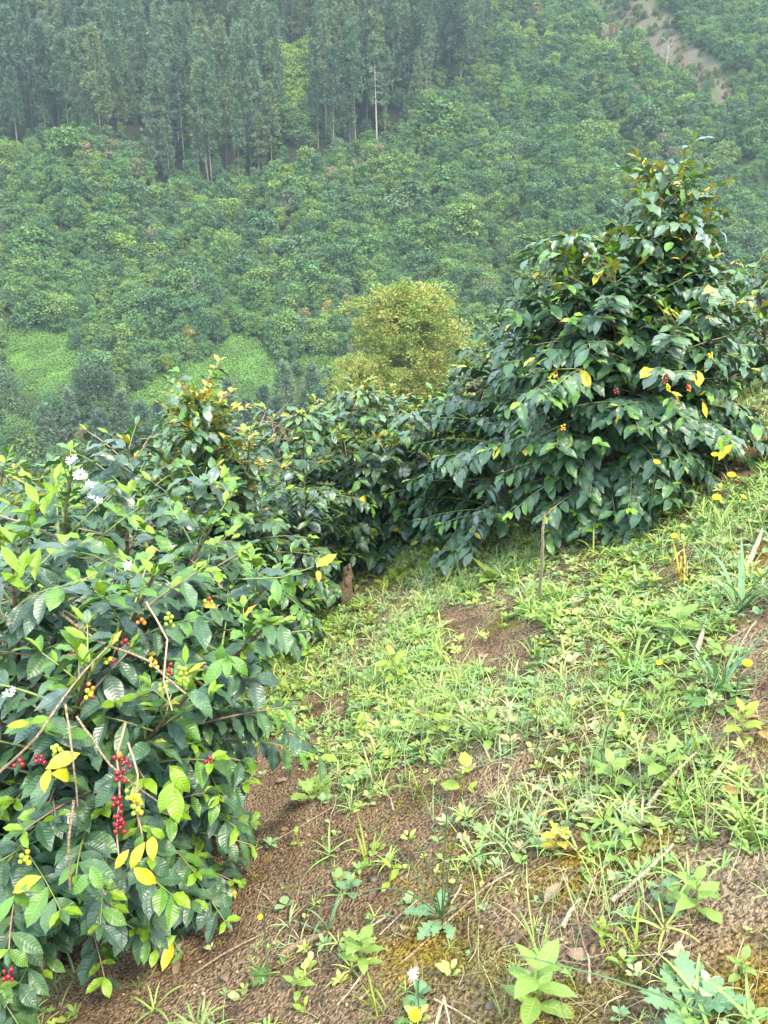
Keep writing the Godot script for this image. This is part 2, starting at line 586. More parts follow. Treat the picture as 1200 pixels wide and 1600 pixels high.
func shoot(bush: Node3D, twigs: Shape, at: Vector3, d: Vector3, long: float, size: float, young: float, bronze: float, t: float, add_leaf: Callable, depth: int, o: Dictionary) -> void:
	var step := size * 0.42
	var n := maxi(2, int(long / step))
	var path := PackedVector3Array([at])
	var p := at
	var sag: float = o.get("sag", 0.055) * rf(0.5, 1.4)
	var side_turn := rf(-0.03, 0.03)
	for j in n:
		d = (d + Vector3.DOWN * sag * (1.0 + 0.4 * j / n) + Vector3(d.z, 0, -d.x) * side_turn).normalized()
		p += d * step
		path.append(p)
		var v := float(j + 1) / n
		var bare := 0.3 if depth == 0 and long > 0.35 else 0.05
		if v < bare: continue
		var flat := Vector3(d.x, 0, d.z)
		var side := d.cross(Vector3.UP)
		side = side.normalized() if side.length() > 0.05 else Vector3.RIGHT
		for sg in [-1.0, 1.0]:
			if rng.randf() < 0.07: continue
			var tone := 0
			var q := rng.randf()
			var s := size * rf(0.78, 1.12)
			if depth == 0 and t > o.get("flush", 2.0) and rng.randf() < 0.2 + 0.75 * v:
				tone = 5 if rng.randf() < bronze * 2.2 else 3 if rng.randf() < 0.45 else 6
				add_leaf.call(p, side * sg * rf(0.5, 0.9) + d * 0.6 + Vector3.UP * rf(-0.3, 0.4), Vector3.UP + rdir() * 0.35, s * rf(0.5, 0.8), tone)
				continue
			if v > 0.93 and rng.randf() < young:
				tone = 5 if rng.randf() < bronze + (0.35 * bronze / 0.1 if t > 0.8 else 0.0) else 3
				s = size * rf(0.4, 0.7)
			elif v > 0.8 and rng.randf() < young * 0.45:
				tone = 6
				s *= 0.85
			elif q < 0.4: tone = 0
			elif q < 0.68: tone = 1
			elif q < 0.965: tone = 2
			elif q < 0.994: tone = 6
			else: tone = 4
			var droop: float = rf(0.15, 0.9) * o.get("droop", 1.0) if tone != 3 and tone != 5 else rf(-0.5, 0.2)
			var along: Vector3 = side * sg * rf(0.6, 1.0) + d * rf(0.3, 0.75) + Vector3.DOWN * droop
			var up: Vector3 = Vector3.UP + flat * rf(0.1, 1.2) + side * sg * 0.25 + rdir() * 0.28
			add_leaf.call(p, along, up, s, tone)
		if depth == 0 and long > 0.4 and v > 0.25 and v < 0.85 and rng.randf() < 0.12:
			var sg := -1.0 if rng.randf() < 0.5 else 1.0
			shoot(bush, twigs, p, (d * 0.6 + side * sg * 0.8 + Vector3.UP * 0.15).normalized(), long * (1.0 - v) * rf(0.6, 1.0) + 0.06, size, young, bronze, t, add_leaf, 1, o)
	if v_end_leaf(o):
		add_leaf.call(p, d + Vector3.UP * 0.2, Vector3.UP + rdir() * 0.3, size * rf(0.4, 0.7), 3 if rng.randf() < young else 1)
	if depth == 0 and long > 0.2:
		var s := Shape.new()
		s.tube(path, 0.0045, 0.0016, 5)
		put("branch", s.done(), M.twig if rng.randf() < 0.55 else M.green_twig, bush)
	else:
		twigs.tube(path, 0.0028, 0.0012, 4)

func v_end_leaf(_o: Dictionary) -> bool:
	return rng.randf() < 0.8

func berries(bush: Node3D, at: Vector3, n: int, tones: Array, spread := 0.008) -> void:
	var c := Node3D.new()
	c.name = "berry_cluster"
	bush.add_child(c, true)
	c.position = at - bush.position
	for k in n:
		var a := k * 2.4
		var p := Vector3(cos(a) * spread * rf(0.7, 1.1), (float(k) / n - 0.5) * 0.0036 * n + rf(-0.003, 0.003), sin(a) * spread * rf(0.7, 1.1))
		put("berry", MESH.berry, M[tones[rng.randi() % tones.size()]], c, Transform3D(Basis.from_euler(Vector3(rf(-0.6, 0.6), rf(0, 6), rf(-0.6, 0.6))) * rf(0.85, 1.15), p))

func blossom(bush: Node3D, at: Vector3, n: int) -> void:
	for k in n:
		var up := (Vector3.UP * 0.7 + Vector3(0, 0, 0.8) + rdir() * 0.7).normalized()
		var x := frame_of(up.cross(rdir()), up, Vector3.ONE * rf(0.009, 0.013))
		x.origin = at - bush.position + rdir() * 0.011
		put("blossom", MESH.blossom, M.petal, bush, x)

func twig(bush: Node3D, called: String, pts: Array, r0: float, r1: float, m: Material) -> void:
	var s := Shape.new()
	var path := PackedVector3Array()
	var cv := Curve3D.new()
	for k in pts.size():
		var before: Vector3 = pts[maxi(k - 1, 0)]
		var after: Vector3 = pts[mini(k + 1, pts.size() - 1)]
		cv.add_point(pts[k] - bush.position, -(after - before) * 0.2, (after - before) * 0.2)
	for j in 11:
		path.append(cv.sample_baked(cv.get_baked_length() * j / 10.0) + rdir() * r0 * 0.4)
	s.tube(path, r0, r1, 6)
	put(called, s.done(), m, bush)

func spray(bush: Node3D, at: Vector3, along: Vector3, n: int, s: float, tone: int, drop := 0.3, young_mesh := false) -> void:   # leaves of one colour round a shoot's end
	for k in n:
		var a := TAU * k / n + rf(-0.4, 0.4)
		var side := along.cross(Vector3(0.3, 0.9, 0.2)).normalized()
		var d := along * rf(0.3, 0.8) + side * cos(a) + side.cross(along).normalized() * sin(a) * 0.6 + Vector3.DOWN * drop
		var x := frame_of(d, Vector3.UP * 0.8 + Vector3(0, 0, 0.6) + rdir() * 0.2, Vector3.ONE * s * rf(0.6, 1.05))
		x.origin = at - bush.position + rdir() * s * 0.25
		put("leaf", MESH.young[k % 2] if young_mesh else LEAF[k % 5], M.coffee[(6 if tone == 4 and rng.randf() < 0.25 else 3 if tone == 4 and rng.randf() < 0.2 else tone)], bush, x)

func dome(bush: Node3D, c: Vector3, r: Vector3, n: int, s: float, fresh: float) -> void:   # a dense head of short shoots
	for k in n:
		var q := pow(rng.randf(), 0.8)
		var a := k * 2.39996
		var d := Vector3(cos(a) * q, sqrt(maxf(0.0, 1.0 - q * q)), sin(a) * q)
		var at := c + d * r * rf(0.8, 1.05)
		var out := Vector3(cos(a), 0, sin(a))
		var tip := rng.randf() < fresh * (0.35 + 0.65 * d.y)
		var tone: int = ([3, 5, 5, 6][rng.randi() % 4] if tip else [0, 1, 1, 2, 6][rng.randi() % 5])
		var along := out * 0.8 + Vector3.UP * (rf(-0.1, 0.7) if tip else rf(-0.9, 0.0)) + rdir() * 0.4
		var x := frame_of(along, Vector3.UP + out * 0.6 + rdir() * 0.3, Vector3.ONE * s * (rf(0.5, 0.8) if tip else rf(0.8, 1.1)))
		x.origin = at - bush.position
		put("leaf", MESH.young[k % 2] if tip else LEAF[k % 9], M.coffee[tone], bush, x)

# ------------------------------------------------------------------ weeds
func weed_leaf(parent: Node3D, mesh: Mesh, at: Vector3, along: Vector3, up: Vector3, s: float, m: Material, called := "leaf") -> void:
	var x := frame_of(along, up, Vector3.ONE * s)
	x.origin = at
	put(called, mesh, m, parent, x)

func herb(label: String, x: float, f: float, tall: float, leaf: float, tone: String, o := {}) -> Node3D:
	var g := thing(o.get("name", "broad_leaved_weed"), label, o.get("category", "weed"), ground(x, f) - Vector3(0, 0.01, 0), o.get("group", ""))
	var lean := Vector3(rf(-0.25, 0.1), 1, rf(-0.1, 0.25)) 
	var path := PackedVector3Array()
	for j in 6:
		path.append(lean * tall * j / 5.0 + rdir() * tall * 0.02)
	var s := Shape.new()
	s.tube(path, 0.0028, 0.0016, 5)
	put("stalk", s.done(), M.weed[tone], g)
	var pairs: int = o.get("pairs", 4)
	var kind: Array = MESH[o.get("shape", "lance")]
	var a := rf(0, TAU)
	for j in pairs:
		var t := lerpf(0.3 if pairs > 1 else 1.0, 1.0, float(j) / maxi(pairs - 1, 1))
		a += PI / 2 + rf(-0.3, 0.3)
		for k in 2:
			var b := a + PI * k + rf(-0.2, 0.2)
			var up := 0.1 + 0.8 * t * t * rf(0.5, 1.2)
			var d := Vector3(cos(b), up, sin(b))
			weed_leaf(g, kind[rng.randi() % kind.size()], lean * tall * t, d, Vector3(-cos(b) * up, 1, -sin(b) * up), leaf * rf(0.75, 1.1) * (1.0 if t < 0.95 else 0.75), M.weed[tone])
	return g

func rosette(label: String, x: float, f: float, n: int, leaf: float, tone: String, shape: String, lift := 0.5, o := {}) -> Node3D:
	var g := thing(o.get("name", "rosette_weed"), label, o.get("category", "weed"), ground(x, f), o.get("group", ""))
	var kind: Array = MESH[shape]
	for k in n:
		var b := TAU * k / n + rf(-0.35, 0.35)
		var up := lift * rf(0.4, 1.6)
		weed_leaf(g, kind[rng.randi() % kind.size()], Vector3(cos(b), 0.2, sin(b)) * 0.006, Vector3(cos(b), up, sin(b)), Vector3(-cos(b) * up, 1, -sin(b) * up) + rdir() * 0.15, leaf * rf(0.7, 1.15), M.weed[tone])
	return g

func tuft(label: String, x: float, f: float, n: int, long: float, tone: String, group := "", lean := Vector3.ZERO, wide := 1.0) -> Node3D:
	var g := thing("grass_tuft", label, "grass", ground(x, f), group)
	for k in n:
		var b := rf(0, TAU)
		var up := rf(0.5, 2.2)
		var at := Vector3(rf(-0.02, 0.02), -0.005, rf(-0.02, 0.02))
		var y := frame_of(Vector3(cos(b), up, sin(b)) + lean, Vector3(-cos(b) * up, 1, -sin(b) * up), Vector3(wide, 1, 1) * long * rf(0.55, 1.15))
		y.origin = at
		put("blade", MESH.blade[rng.randi() % 4], M.weed[tone], g, y)
	return g

func hawkweed(label: String, x: float, f: float, tip: Vector3, head := 0.016, closed := false) -> Node3D:
	var at := ground(x, f)
	var g := thing("yellow_flower", label, "flower", at, "yellow flowers among the weeds")
	for k in 6:
		var b := TAU * k / 6 + rf(-0.3, 0.3)
		weed_leaf(g, MESH.lobed[k % 2] if k % 2 else MESH.lance[0], Vector3.ZERO, Vector3(cos(b), 0.4, sin(b)), Vector3(-cos(b) * 0.4, 1, -sin(b) * 0.4), rf(0.04, 0.07), M.weed.mid)
	var t := tip - at
	var s := Shape.new()
	var path := PackedVector3Array()
	for j in 9:
		var v := j / 8.0
		path.append(Vector3(t.x * v * v, t.y * v, t.z * v * v) + Vector3(rf(-0.002, 0.002), 0, 0))
	s.tube(path, 0.0022, 0.0016, 5)
	put("stalk", s.done(), M.weed.blue, g)
	var up := (Vector3.UP + Vector3(rf(-0.3, 0.3), 0, 0.5)).normalized()
	var y := frame_of(up.cross(Vector3.RIGHT), up, Vector3.ONE * head * (Vector3(0.6, 1.5, 0.6) if closed else Vector3.ONE))
	y.origin = t
	put("flower_head", MESH.flower_head, M.yellow_petal, g, y)
	return g

func stick(label: String, a: Vector3, b: Vector3, r: float, m: Material, group := "dry sticks on the ground", called := "dry_stick") -> void:
	var at := a
	var s := Shape.new()
	var path := PackedVector3Array()
	var bow := rdir() * a.distance_to(b) * 0.04
	for j in 8:
		path.append((b - a) * j / 7.0 + bow * sin(PI * j / 7.0) + rdir() * r * 0.25)
	s.tube(path, r, r * 0.55, 6)
	tag(put(called, s.done(), m, self, Transform3D(Basis(), at)), label, "stick", group)

func ground_stick(label: String, p: Vector2, q: Vector2, r: float, m: Material) -> void:
	stick(label, ground(p.x, p.y) + Vector3(0, r + 0.004, 0), ground(q.x, q.y) + Vector3(0, r + 0.01, 0), r, m)

func where(p: Vector3) -> String:   # a phrase that finds the spot: the nearest thing with a look of its own
	var best := 1e9
	var at: Vector3
	var called := ""
	for l in landmarks:
		var d: float = p.distance_to(l[0])
		if d < best:
			best = d
			at = l[0]
			called = l[1]
	var d := p - at
	var way := "beyond" if d.z < 0 else "in front of"
	if absf(d.x) > absf(d.z):
		way = "uphill of" if d.x > 0 else "downhill of"
	return ("close " if best < 0.16 else "just " if best < 0.32 else "") + way + " the " + called

func mark(p: Vector2, called: String) -> void:
	landmarks.append([ground(p.x, p.y), called])

# ------------------------------------------------------------------ far trees
func leaf_cloud(s: Shape, c: Vector3, r: Vector3, n: int, size: float, col: Color) -> void:
	for k in n:
		var d := rdir()
		if d.y < -0.25 and rng.randf() < 0.7: d.y = -d.y
		var at := c + d * r * rf(0.72, 1.05)
		var along := (rdir() + d * 0.6 + Vector3.DOWN * 0.35).normalized()
		var nrm := (d + Vector3.UP * 0.5 + rdir() * 0.7).normalized()
		var side := along.cross(nrm).normalized()
		var l := size * rf(0.7, 1.3)
		var k2 := rf(0.6, 1.45)
		s.kite(at, along * l, side * l * 0.3, Color(col.r * k2, col.g * k2, col.b * k2))

func broad_crown(tall: float, wide: float, lobes: int, n: int, size: float) -> ArrayMesh:
	var s := Shape.new()
	for k in lobes:
		var a := k * 2.4
		var q := (k + 0.5) / lobes
		var h := lerpf(0.16, 0.88, q)
		var rr := wide * (1.15 - 0.75 * h) * rf(0.2, 1.0)
		var c := Vector3(cos(a) * rr, tall * h, sin(a) * rr)
		var lr := wide * rf(0.22, 0.5)
		var w := rf(0.7, 1.4)
		leaf_cloud(s, c, Vector3(lr, lr * rf(0.6, 0.9), lr), n / lobes, size, Color(w, w * rf(0.95, 1.05), w * rf(0.85, 1.1)))
	leaf_cloud(s, Vector3(0, tall * 0.6, 0), Vector3(wide * 0.6, tall * 0.3, wide * 0.6), n / 5, size, Color(0.9, 0.9, 0.9))
	return s.done(false)

func broad_trunk(tall: float, wide: float) -> ArrayMesh:
	var s := Shape.new()
	s.tube(PackedVector3Array([Vector3(0, -0.6, 0), Vector3(0.04, tall * 0.3, 0.02), Vector3(-0.05, tall * 0.75, 0)]), tall * 0.022, tall * 0.008, 6)
	for k in 6:
		var a := k * 2.4
		var h := tall * (0.25 + 0.06 * k)
		s.tube(PackedVector3Array([Vector3(0, h, 0), Vector3(cos(a) * wide * 0.35, h + tall * 0.12, sin(a) * wide * 0.35), Vector3(cos(a) * wide * 0.7, h + tall * 0.2, sin(a) * wide * 0.7)]), tall * 0.01, tall * 0.003, 4)
	return s.done()

func pine_meshes(tall: float, from: float, reach: float, whorl: float, needle: float, droop: float, keep: float, per := 7) -> Array:
	var t := Shape.new()
	var s := Shape.new()
	var path := PackedVector3Array()
	for j in 7:
		path.append(Vector3(rf(-0.08, 0.08) * j / 6, tall * j / 6.0 - (0.6 if j == 0 else 0.0), rf(-0.08, 0.08) * j / 6))
	t.tube(path, tall * 0.0075, tall * 0.0015, 6)
	var y := tall * from
	while y < tall * 0.985:
		var q := (y - tall * from) / (tall * (1.0 - from))
		var long := reach * pow(maxf(1.0 - q, 0.02), 0.75) * (0.55 + 0.45 * smoothstep(0.0, 0.3, q))
		var n := 5
		var a0 := rf(0, TAU)
		for k in n:
			if rng.randf() > keep: continue
			var a := a0 + TAU * k / n + rf(-0.3, 0.3)
			var l := long * rf(0.6, 1.15)
			var d := Vector3(cos(a), lerpf(-0.1, 0.7, q) + rf(-0.1, 0.2), sin(a)).normalized()
			var p := PackedVector3Array([Vector3(0, y, 0)])
			var at := Vector3(0, y, 0)
			for j in 4:
				d = (d + Vector3.DOWN * droop * 0.5 + Vector3.UP * (0.28 if j > 1 else 0.0)).normalized()
				at += d * l / 4.0
				p.append(at)
			t.tube(p, tall * 0.003, tall * 0.0008, 3, Color(-1, 0, 0), false)
			var tufts := maxi(4, int(l / 0.24))
			for j in tufts:
				var v := lerpf(0.3, 1.0, (j + rf(0, 1)) / tufts) * 3.999
				var c := p[int(v)].lerp(p[int(v) + 1], v - int(v)) + rdir() * needle * 0.45
				var w := rf(0.65, 1.4)
				var tip := (d + rdir() * 0.6 + Vector3.UP * 0.4).normalized()
				for m in per:
					var e := (tip * 0.75 + rdir() * 0.8 + Vector3.DOWN * droop * 0.3).normalized()
					s.kite(c, e * needle * rf(0.5, 1.2), e.cross(rdir()).normalized() * needle * 0.1, Color(w, w * rf(0.96, 1.04), w))
		y += whorl * rf(0.75, 1.25) * lerpf(1.0, 0.55, q)
	return [t.done(), s.done(false)]

func cypress_meshes(tall: float, wide: float) -> Array:
	var t := Shape.new()
	var s := Shape.new()
	t.tube(PackedVector3Array([Vector3(0, -0.5, 0), Vector3(0.1, tall * 0.4, 0), Vector3(0, tall * 0.97, 0)]), 0.22, 0.03, 8)
	for k in 210:
		var q := (k + rf(0, 1)) / 210.0
		var a := k * 2.39996
		var h := tall * lerpf(0.05, 0.93, q)
		var l := wide * profile([0.5, 0.8, 1.0, 1.05, 1.05, 1.0, 1.0, 0.86, 0.4], q) * rf(0.55, 1.12)
		var d := Vector3(cos(a), 0.1 + 0.5 * q, sin(a)).normalized()
		var p := PackedVector3Array([Vector3(0, h, 0)])
		var at := Vector3(0, h, 0)
		for j in 4:
			d = (d + Vector3.UP * 0.12).normalized()
			at += d * l / 4.0
			p.append(at)
		t.tube(p, 0.035, 0.008, 4, Color(-1, 0, 0), false)
		var hue := rf(0, 1)
		for puff in 3:
			var c0 := p[2 + puff] + rdir() * 0.25 if puff < 2 else p[4]
			var pr := rf(0.28, 0.5)
			for m in 150:
				var e := rdir()
				var c := c0 + e * Vector3(pr, pr * 0.75, pr) * rf(0.3, 1.0)
				e = (e + Vector3.UP * 0.4 + d * 0.4 + rdir() * 0.9).normalized()
				var tipped := rng.randf() < 0.15 + 0.3 * hue
				var w := rf(0.75, 1.25)
				var col := Color(0.4, 0.37, 0.11) if tipped else Color(0.17, 0.26, 0.065).lerp(Color(0.25, 0.3, 0.08), hue)
				s.kite(c, e * rf(0.1, 0.2), e.cross(rdir()).normalized() * 0.03, Color(col.r * w, col.g * w, col.b * w))
	return [t.done(), s.done(false)]

func bare_tree_mesh(tall: float) -> ArrayMesh:
	var s := Shape.new()
	s.tube(PackedVector3Array([Vector3(0, -0.5, 0), Vector3(0.1, tall * 0.5, 0), Vector3(0, tall * 0.9, 0)]), tall * 0.02, tall * 0.004, 6)
	for k in 26:
		var a := k * 2.4
		var h := tall * lerpf(0.25, 0.85, k / 26.0)
		var d := Vector3(cos(a), 0.8, sin(a)).normalized()
		var e := Vector3(0, h, 0) + d * tall * rf(0.2, 0.36)
		s.tube(PackedVector3Array([Vector3(0, h, 0), Vector3(0, h, 0).lerp(e, 0.5) + rdir() * 0.1, e]), tall * 0.007, tall * 0.002, 4)
		for m in 7:
			var b := Vector3(0, h, 0).lerp(e, rf(0.4, 1.0))
			s.tube(PackedVector3Array([b, b + (d + rdir() * 0.9).normalized() * tall * 0.1]), tall * 0.003, tall * 0.001, 3)
	return s.done()

func tree(called: String, label: String, category: String, group: String, x: float, f: float, trunk: Mesh, crown: Mesh, tm: Material, cm: Material, k: float, wide := 1.0) -> Node3D:
	var g := thing(called, label, category, ground(x, f), group)
	g.rotation = Vector3(rf(-0.045, 0.045), rf(0, TAU), rf(-0.045, 0.045))
	g.scale = Vector3(k * wide, k, k * wide)
	put("trunk", trunk, tm, g)
	if crown: put("crown", crown, cm, g)
	return g

func tone_mat(c: Color) -> StandardMaterial3D:
	return tinted(mat(c, 0.65, 0.35, 0.35))

func slope_place(x: float, f: float) -> String:   # where on the far slope a tree stands
	var p := Vector2(x, f)
	if f < 76: return "low in the valley below the slope"
	if inside(p, PINES):
		var side := "at the stand's left end" if x < -0.36 * f else "left of the stand's middle" if x < -0.21 * f else "left of the lime glade" if x < -0.09 * f else "right of the lime glade" if x < 0.06 * f else "at the stand's right end"
		return side + (", in the lowest rows of pines" if f < 126 else ", in the middle rows of pines" if f < 142 else ", high up among the pines")
	if f < 92: return "at the edge of the bright clearing" if x < 5 else "low on the slope behind the coffee bushes"
	if f < 102: return "on the slope above the bright clearing" if x < -8 else "on the slope above the yellowish conifer" if x < 12 else "on the slope behind the tall coffee bush"
	if f < 118: return "on the slope under the pine stand" if x < 5 else "on the middle slope right of the pine stand"
	return "high on the slope under the bare scar" if x < 42 else "high on the slope beyond the bare scar"

func make_far_trees() -> void:
	rng.seed = 77
	var crowns := []
	var trunks := []
	for k in 6:
		var tall: float = [4.6, 5.2, 4.0, 5.8, 4.4, 5.0][k]
		var wide: float = [2.0, 1.8, 2.1, 1.7, 1.9, 2.2][k]
		crowns.append(broad_crown(tall, wide, [15, 17, 13, 18, 14, 16][k], 2100, [0.32, 0.26, 0.38, 0.3, 0.34, 0.26][k]))
		trunks.append(broad_trunk(tall, wide))
	var big := broad_crown(7.0, 3.4, 26, 9000, 0.22)
	var bigt := broad_trunk(7.0, 3.0)
	var slim := []
	for k in 2:
		slim.append([broad_trunk(6.5, 1.0), broad_crown(6.6, 1.15, 14, 2000, 0.2)])
	var tones := [Color(0.125, 0.235, 0.072), Color(0.085, 0.175, 0.075), Color(0.175, 0.275, 0.07), Color(0.115, 0.195, 0.09), Color(0.21, 0.33, 0.06), Color(0.22, 0.22, 0.09), Color(0.21, 0.2, 0.13)]
	var words := ["mid green", "dark green", "yellowish green", "greyish green", "bright lime green", "tan yellow", "pale greyish"]
	var weights := [0.33, 0.58, 0.78, 0.94, 0.984, 0.995, 1.0]
	var tm := []
	for c in tones: tm.append(tone_mat(c))
	var pines := []
	for k in 5:
		pines.append(pine_meshes([15.0, 17.0, 13.5, 16.0, 14.0][k], [0.34, 0.42, 0.22, 0.36, 0.2][k], [2.7, 2.3, 2.8, 2.4, 2.7][k], 1.05, 0.75, 0.25, 0.72, 12))
	var pine_tones := [tone_mat(Color(0.1, 0.175, 0.095)), tone_mat(Color(0.13, 0.205, 0.115)), tone_mat(Color(0.075, 0.135, 0.085)), tone_mat(Color(0.155, 0.215, 0.095))]
	var pine_words := ["dark green", "greyish green", "very dark green", "yellowish green"]
	var all := []
	var f := 66.0
	while f < 205.0:
		var half := 0.6 * f + 6.0
		var gap := 0.95 if f < 100 else 1.1
		var x := -half
		while x < half:
			var p := Vector2(x + rf(-1, 1), f + rf(-1.1, 1.1))
			x += gap * rf(0.75, 1.3)
			var skip := inside(p, SCAR) and rng.randf() < 0.35
			for c in CLEAR_WIDE:
				if inside(p, c): skip = true
			if smooth_land(p.x, p.y) + 0.5 < land(p.x, p.y) - 6.0: skip = true
			if skip: continue
			if inside(p, PINES):
				if inside(p, GLADE):
					var upper := p.y > GLADE_FOOT
					all.append([p, "shrub", (4 if rng.randf() < 0.85 else 2) if upper else rng.randi() % 4, rf(0.5, 0.85)])
				elif rng.randf() < 0.125:
					all.append([p, "pine", rng.randi() % 4, rf(0.45, 1.1)])
				elif rng.randf() < 0.3:
					all.append([p, "shrub", [0, 1, 1, 3, 2][rng.randi() % 5], rf(0.25, 0.5)])
			elif f > 72 or x < -8:
				var q := rng.randf() * 0.8 + 0.1 + 0.55 * patch.get_noise_2d((p.x + p.y * 0.4) * 0.06, p.y * 0.04)
				if q > 0.975 and rng.randf() < 0.75: q = rng.randf()
				var tn := 0
				while tn < 6 and q > weights[tn]: tn += 1
				var k := 0.3 + 0.34 * pow(rng.randf(), 1.8)
				k *= (1.0 + 0.7 * patch.get_noise_2d(p.x * 0.2 + 50, p.y * 0.2))
				if rng.randf() < 0.05: k *= 1.4
				if inside(p, SCAR):
					k *= rf(0.3, 0.55)
					tn = [3, 5, 6, 5, 3, 2][rng.randi() % 6]
				all.append([p, "slim" if rng.randf() < 0.2 else "broad", tn, k])
		f += gap * 0.82
	var lists := {"broad": [], "slim": [], "pine": [], "shrub": []}
	for a in all: lists[a[1]].append(a)
	var most := {"broad": 300, "slim": 120, "pine": 300, "shrub": 60}
	var left := []
	for kind in lists:
		var l: Array = lists[kind]
		var mine := []
		for a in l:
			var g := ground(a[0].x, a[0].y) + Vector3(0, 3, 0)
			(mine if in_frame(g, 1.02) and depth_of(g).y / depth_of(g).z > -0.02 else left).append(a)
		mine.sort_custom(func(a, b): return a[0].y / a[3] < b[0].y / b[3])
		for k in mine.size():
			var a = mine[k]
			if k >= most[kind]:
				left.append(a)
				continue
			var at := slope_place(a[0].x, a[0].y)
			var size: String = "large " if a[3] > 0.6 else "small " if a[3] < 0.36 else ""
			var v := rng.randi()
			if kind == "pine":
				var w: String = "%s%s pine %s" % [size, pine_words[a[2]], at]
				tree("pine_tree", w, "pine tree", w, a[0].x, a[0].y, pines[v % 5][0], pines[v % 5][1], M.pale_trunk if v % 9 == 0 else M.trunk, pine_tones[a[2]], a[3], rf(0.85, 1.15))
			elif kind == "slim":
				var w: String = "slender upright %s%s tree %s" % [size, words[a[2]], at]
				tree("slender_tree", w, "tree", w, a[0].x, a[0].y, slim[v % 2][0], slim[v % 2][1], M.trunk, tm[a[2]], a[3])
			else:
				var w: String = "%s%s %s %s" % [size, words[a[2]], "broadleaf tree" if kind == "broad" else "shrub", at]
				tree("broadleaf_tree" if kind == "broad" else "understory_shrub", w, "tree" if kind == "broad" else "shrub", w, a[0].x, a[0].y, bigt if a[3] > 9.0 else trunks[v % 6], big if a[3] > 9.0 else crowns[v % 6], M.trunk, tm[a[2]], a[3] * 1.1, rf(0.95, 1.4))
	var forest := thing("forest", "dense mixed forest covering the steep far slope", "forest")
	forest.set_meta("kind", "stuff")
	var places := [[], [], [], [], [], [], []]
	var tints := [[], [], [], [], [], [], []]
	var pp := [[], []]
	var pt := [[], []]
	for a in left:
		var v := rng.randi()
		var b := Basis.from_euler(Vector3(0, rf(0, TAU), 0)).scaled(Vector3(rf(0.95, 1.4), 1.1, rf(0.95, 1.4)) * float(a[3]))
		var x := Transform3D(b, ground(a[0].x, a[0].y))
		if a[1] == "pine":
			pp[v % 2].append(x)
			pt[v % 2].append([Color(0.1, 0.175, 0.095), Color(0.13, 0.205, 0.115), Color(0.075, 0.135, 0.085), Color(0.155, 0.215, 0.095)][a[2]])
		else:
			var kind: int = 6 if a[3] > 9.0 else v % 6
			places[kind].append(x.scaled_local(Vector3.ONE * 0.68) if kind == 6 else x)
			tints[kind].append(tones[a[2]])
	for k in 7:
		if places[k].size(): scatter("crowns", big if k == 6 else crowns[k], M.crown, forest, places[k], tints[k])
	for k in 2:
		if pp[k].size(): scatter("pine_crowns", pines[k][1], M.crown, forest, pp[k], pt[k])
	# vines on the clearings
	var vine := Shape.new()
	for k in 260:
		var at := Vector3(rf(-0.9, 0.9), rf(0.0, 0.35), rf(-0.9, 0.9))
		var w := rf(0.75, 1.25)
		var e := (rdir() + Vector3.DOWN * 0.2).normalized()
		vine.kite(at, e * rf(0.1, 0.2), e.cross(Vector3.UP + rdir() * 0.5).normalized() * 0.06, Color(w, w, w))
	var vm := vine.done(false)
	var vp := []
	var vt := []
	for c in CLEARINGS:
		for k in 1500:
			var p := Vector2(rf(-52, 0), rf(76, 94))
			if not inside(p, c): continue
			vp.append(Transform3D(Basis(Quaternion(Vector3.UP, slope_up(p.x, p.y))) * Basis.from_euler(Vector3(0, rf(0, TAU), 0)) * rf(0.7, 1.3), ground(p.x, p.y)))
			var w := 0.92 + 0.55 * patch.get_noise_2d(p.x * 0.3, p.y * 0.3)
			vt.append(Color(0.15 * w, 0.285 * w, 0.065 * w))
	tag(scatter("vine_cover", vm, M.crown, self, vp, vt), "bright green vines carpeting the open clearing", "ground cover", "", "stuff")

	# valley trees in front of the clearing
	var round_at := Vector2(-28.1, 82.0)
	tree("broadleaf_tree", "broad dark round-topped tree standing in front of the bright clearing", "tree", "", round_at.x - 1.5, round_at.y - 2, bigt, big, M.trunk, tone_mat(Color(0.065, 0.11, 0.055)), 0.95)
	var spots := [[Vector2(-33.1, 78.4), 1.0, 1], [Vector2(-38.8, 80.5), 1.1, 3], [Vector2(-35.6, 76.3), 0.9, 0], [Vector2(-28.9, 76.3), 0.8, 5], [Vector2(-21.6, 78.4), 0.6, 0], [Vector2(-37.4, 75.0), 0.9, 1], [Vector2(-30.7, 73.7), 0.8, 3], [Vector2(-41.6, 77.7), 1.0, 0], [Vector2(-25.0, 73.7), 0.7, 1]]
	var said := ["tall dark tree left of the round-topped valley tree", "tall greyish tree at the left edge of the valley", "mid green valley tree behind the leftmost coffee tips", "tan leaved tree below the round-topped valley tree", "small green tree at the foot of the clearing", "dark valley tree low at the left edge", "greyish valley tree above the white coffee blossom", "green valley tree half out at the left edge", "dark small tree beneath the tan leaved tree"]
	for k in spots.size():
		var p: Vector2 = spots[k][0]
		tree("broadleaf_tree", said[k], "tree", "", p.x, p.y - 1, bigt, big, M.trunk, tm[spots[k][2]], spots[k][1] * 0.85, 0.8)
	var yp := pine_meshes(6.5, 0.06, 1.9, 0.42, 0.42, 0.1, 0.95, 9)
	var yp2 := pine_meshes(7.5, 0.1, 1.7, 0.42, 0.45, 0.1, 0.9, 9)
	var ym := [tone_mat(Color(0.14, 0.21, 0.13)), tone_mat(Color(0.1, 0.17, 0.115))]
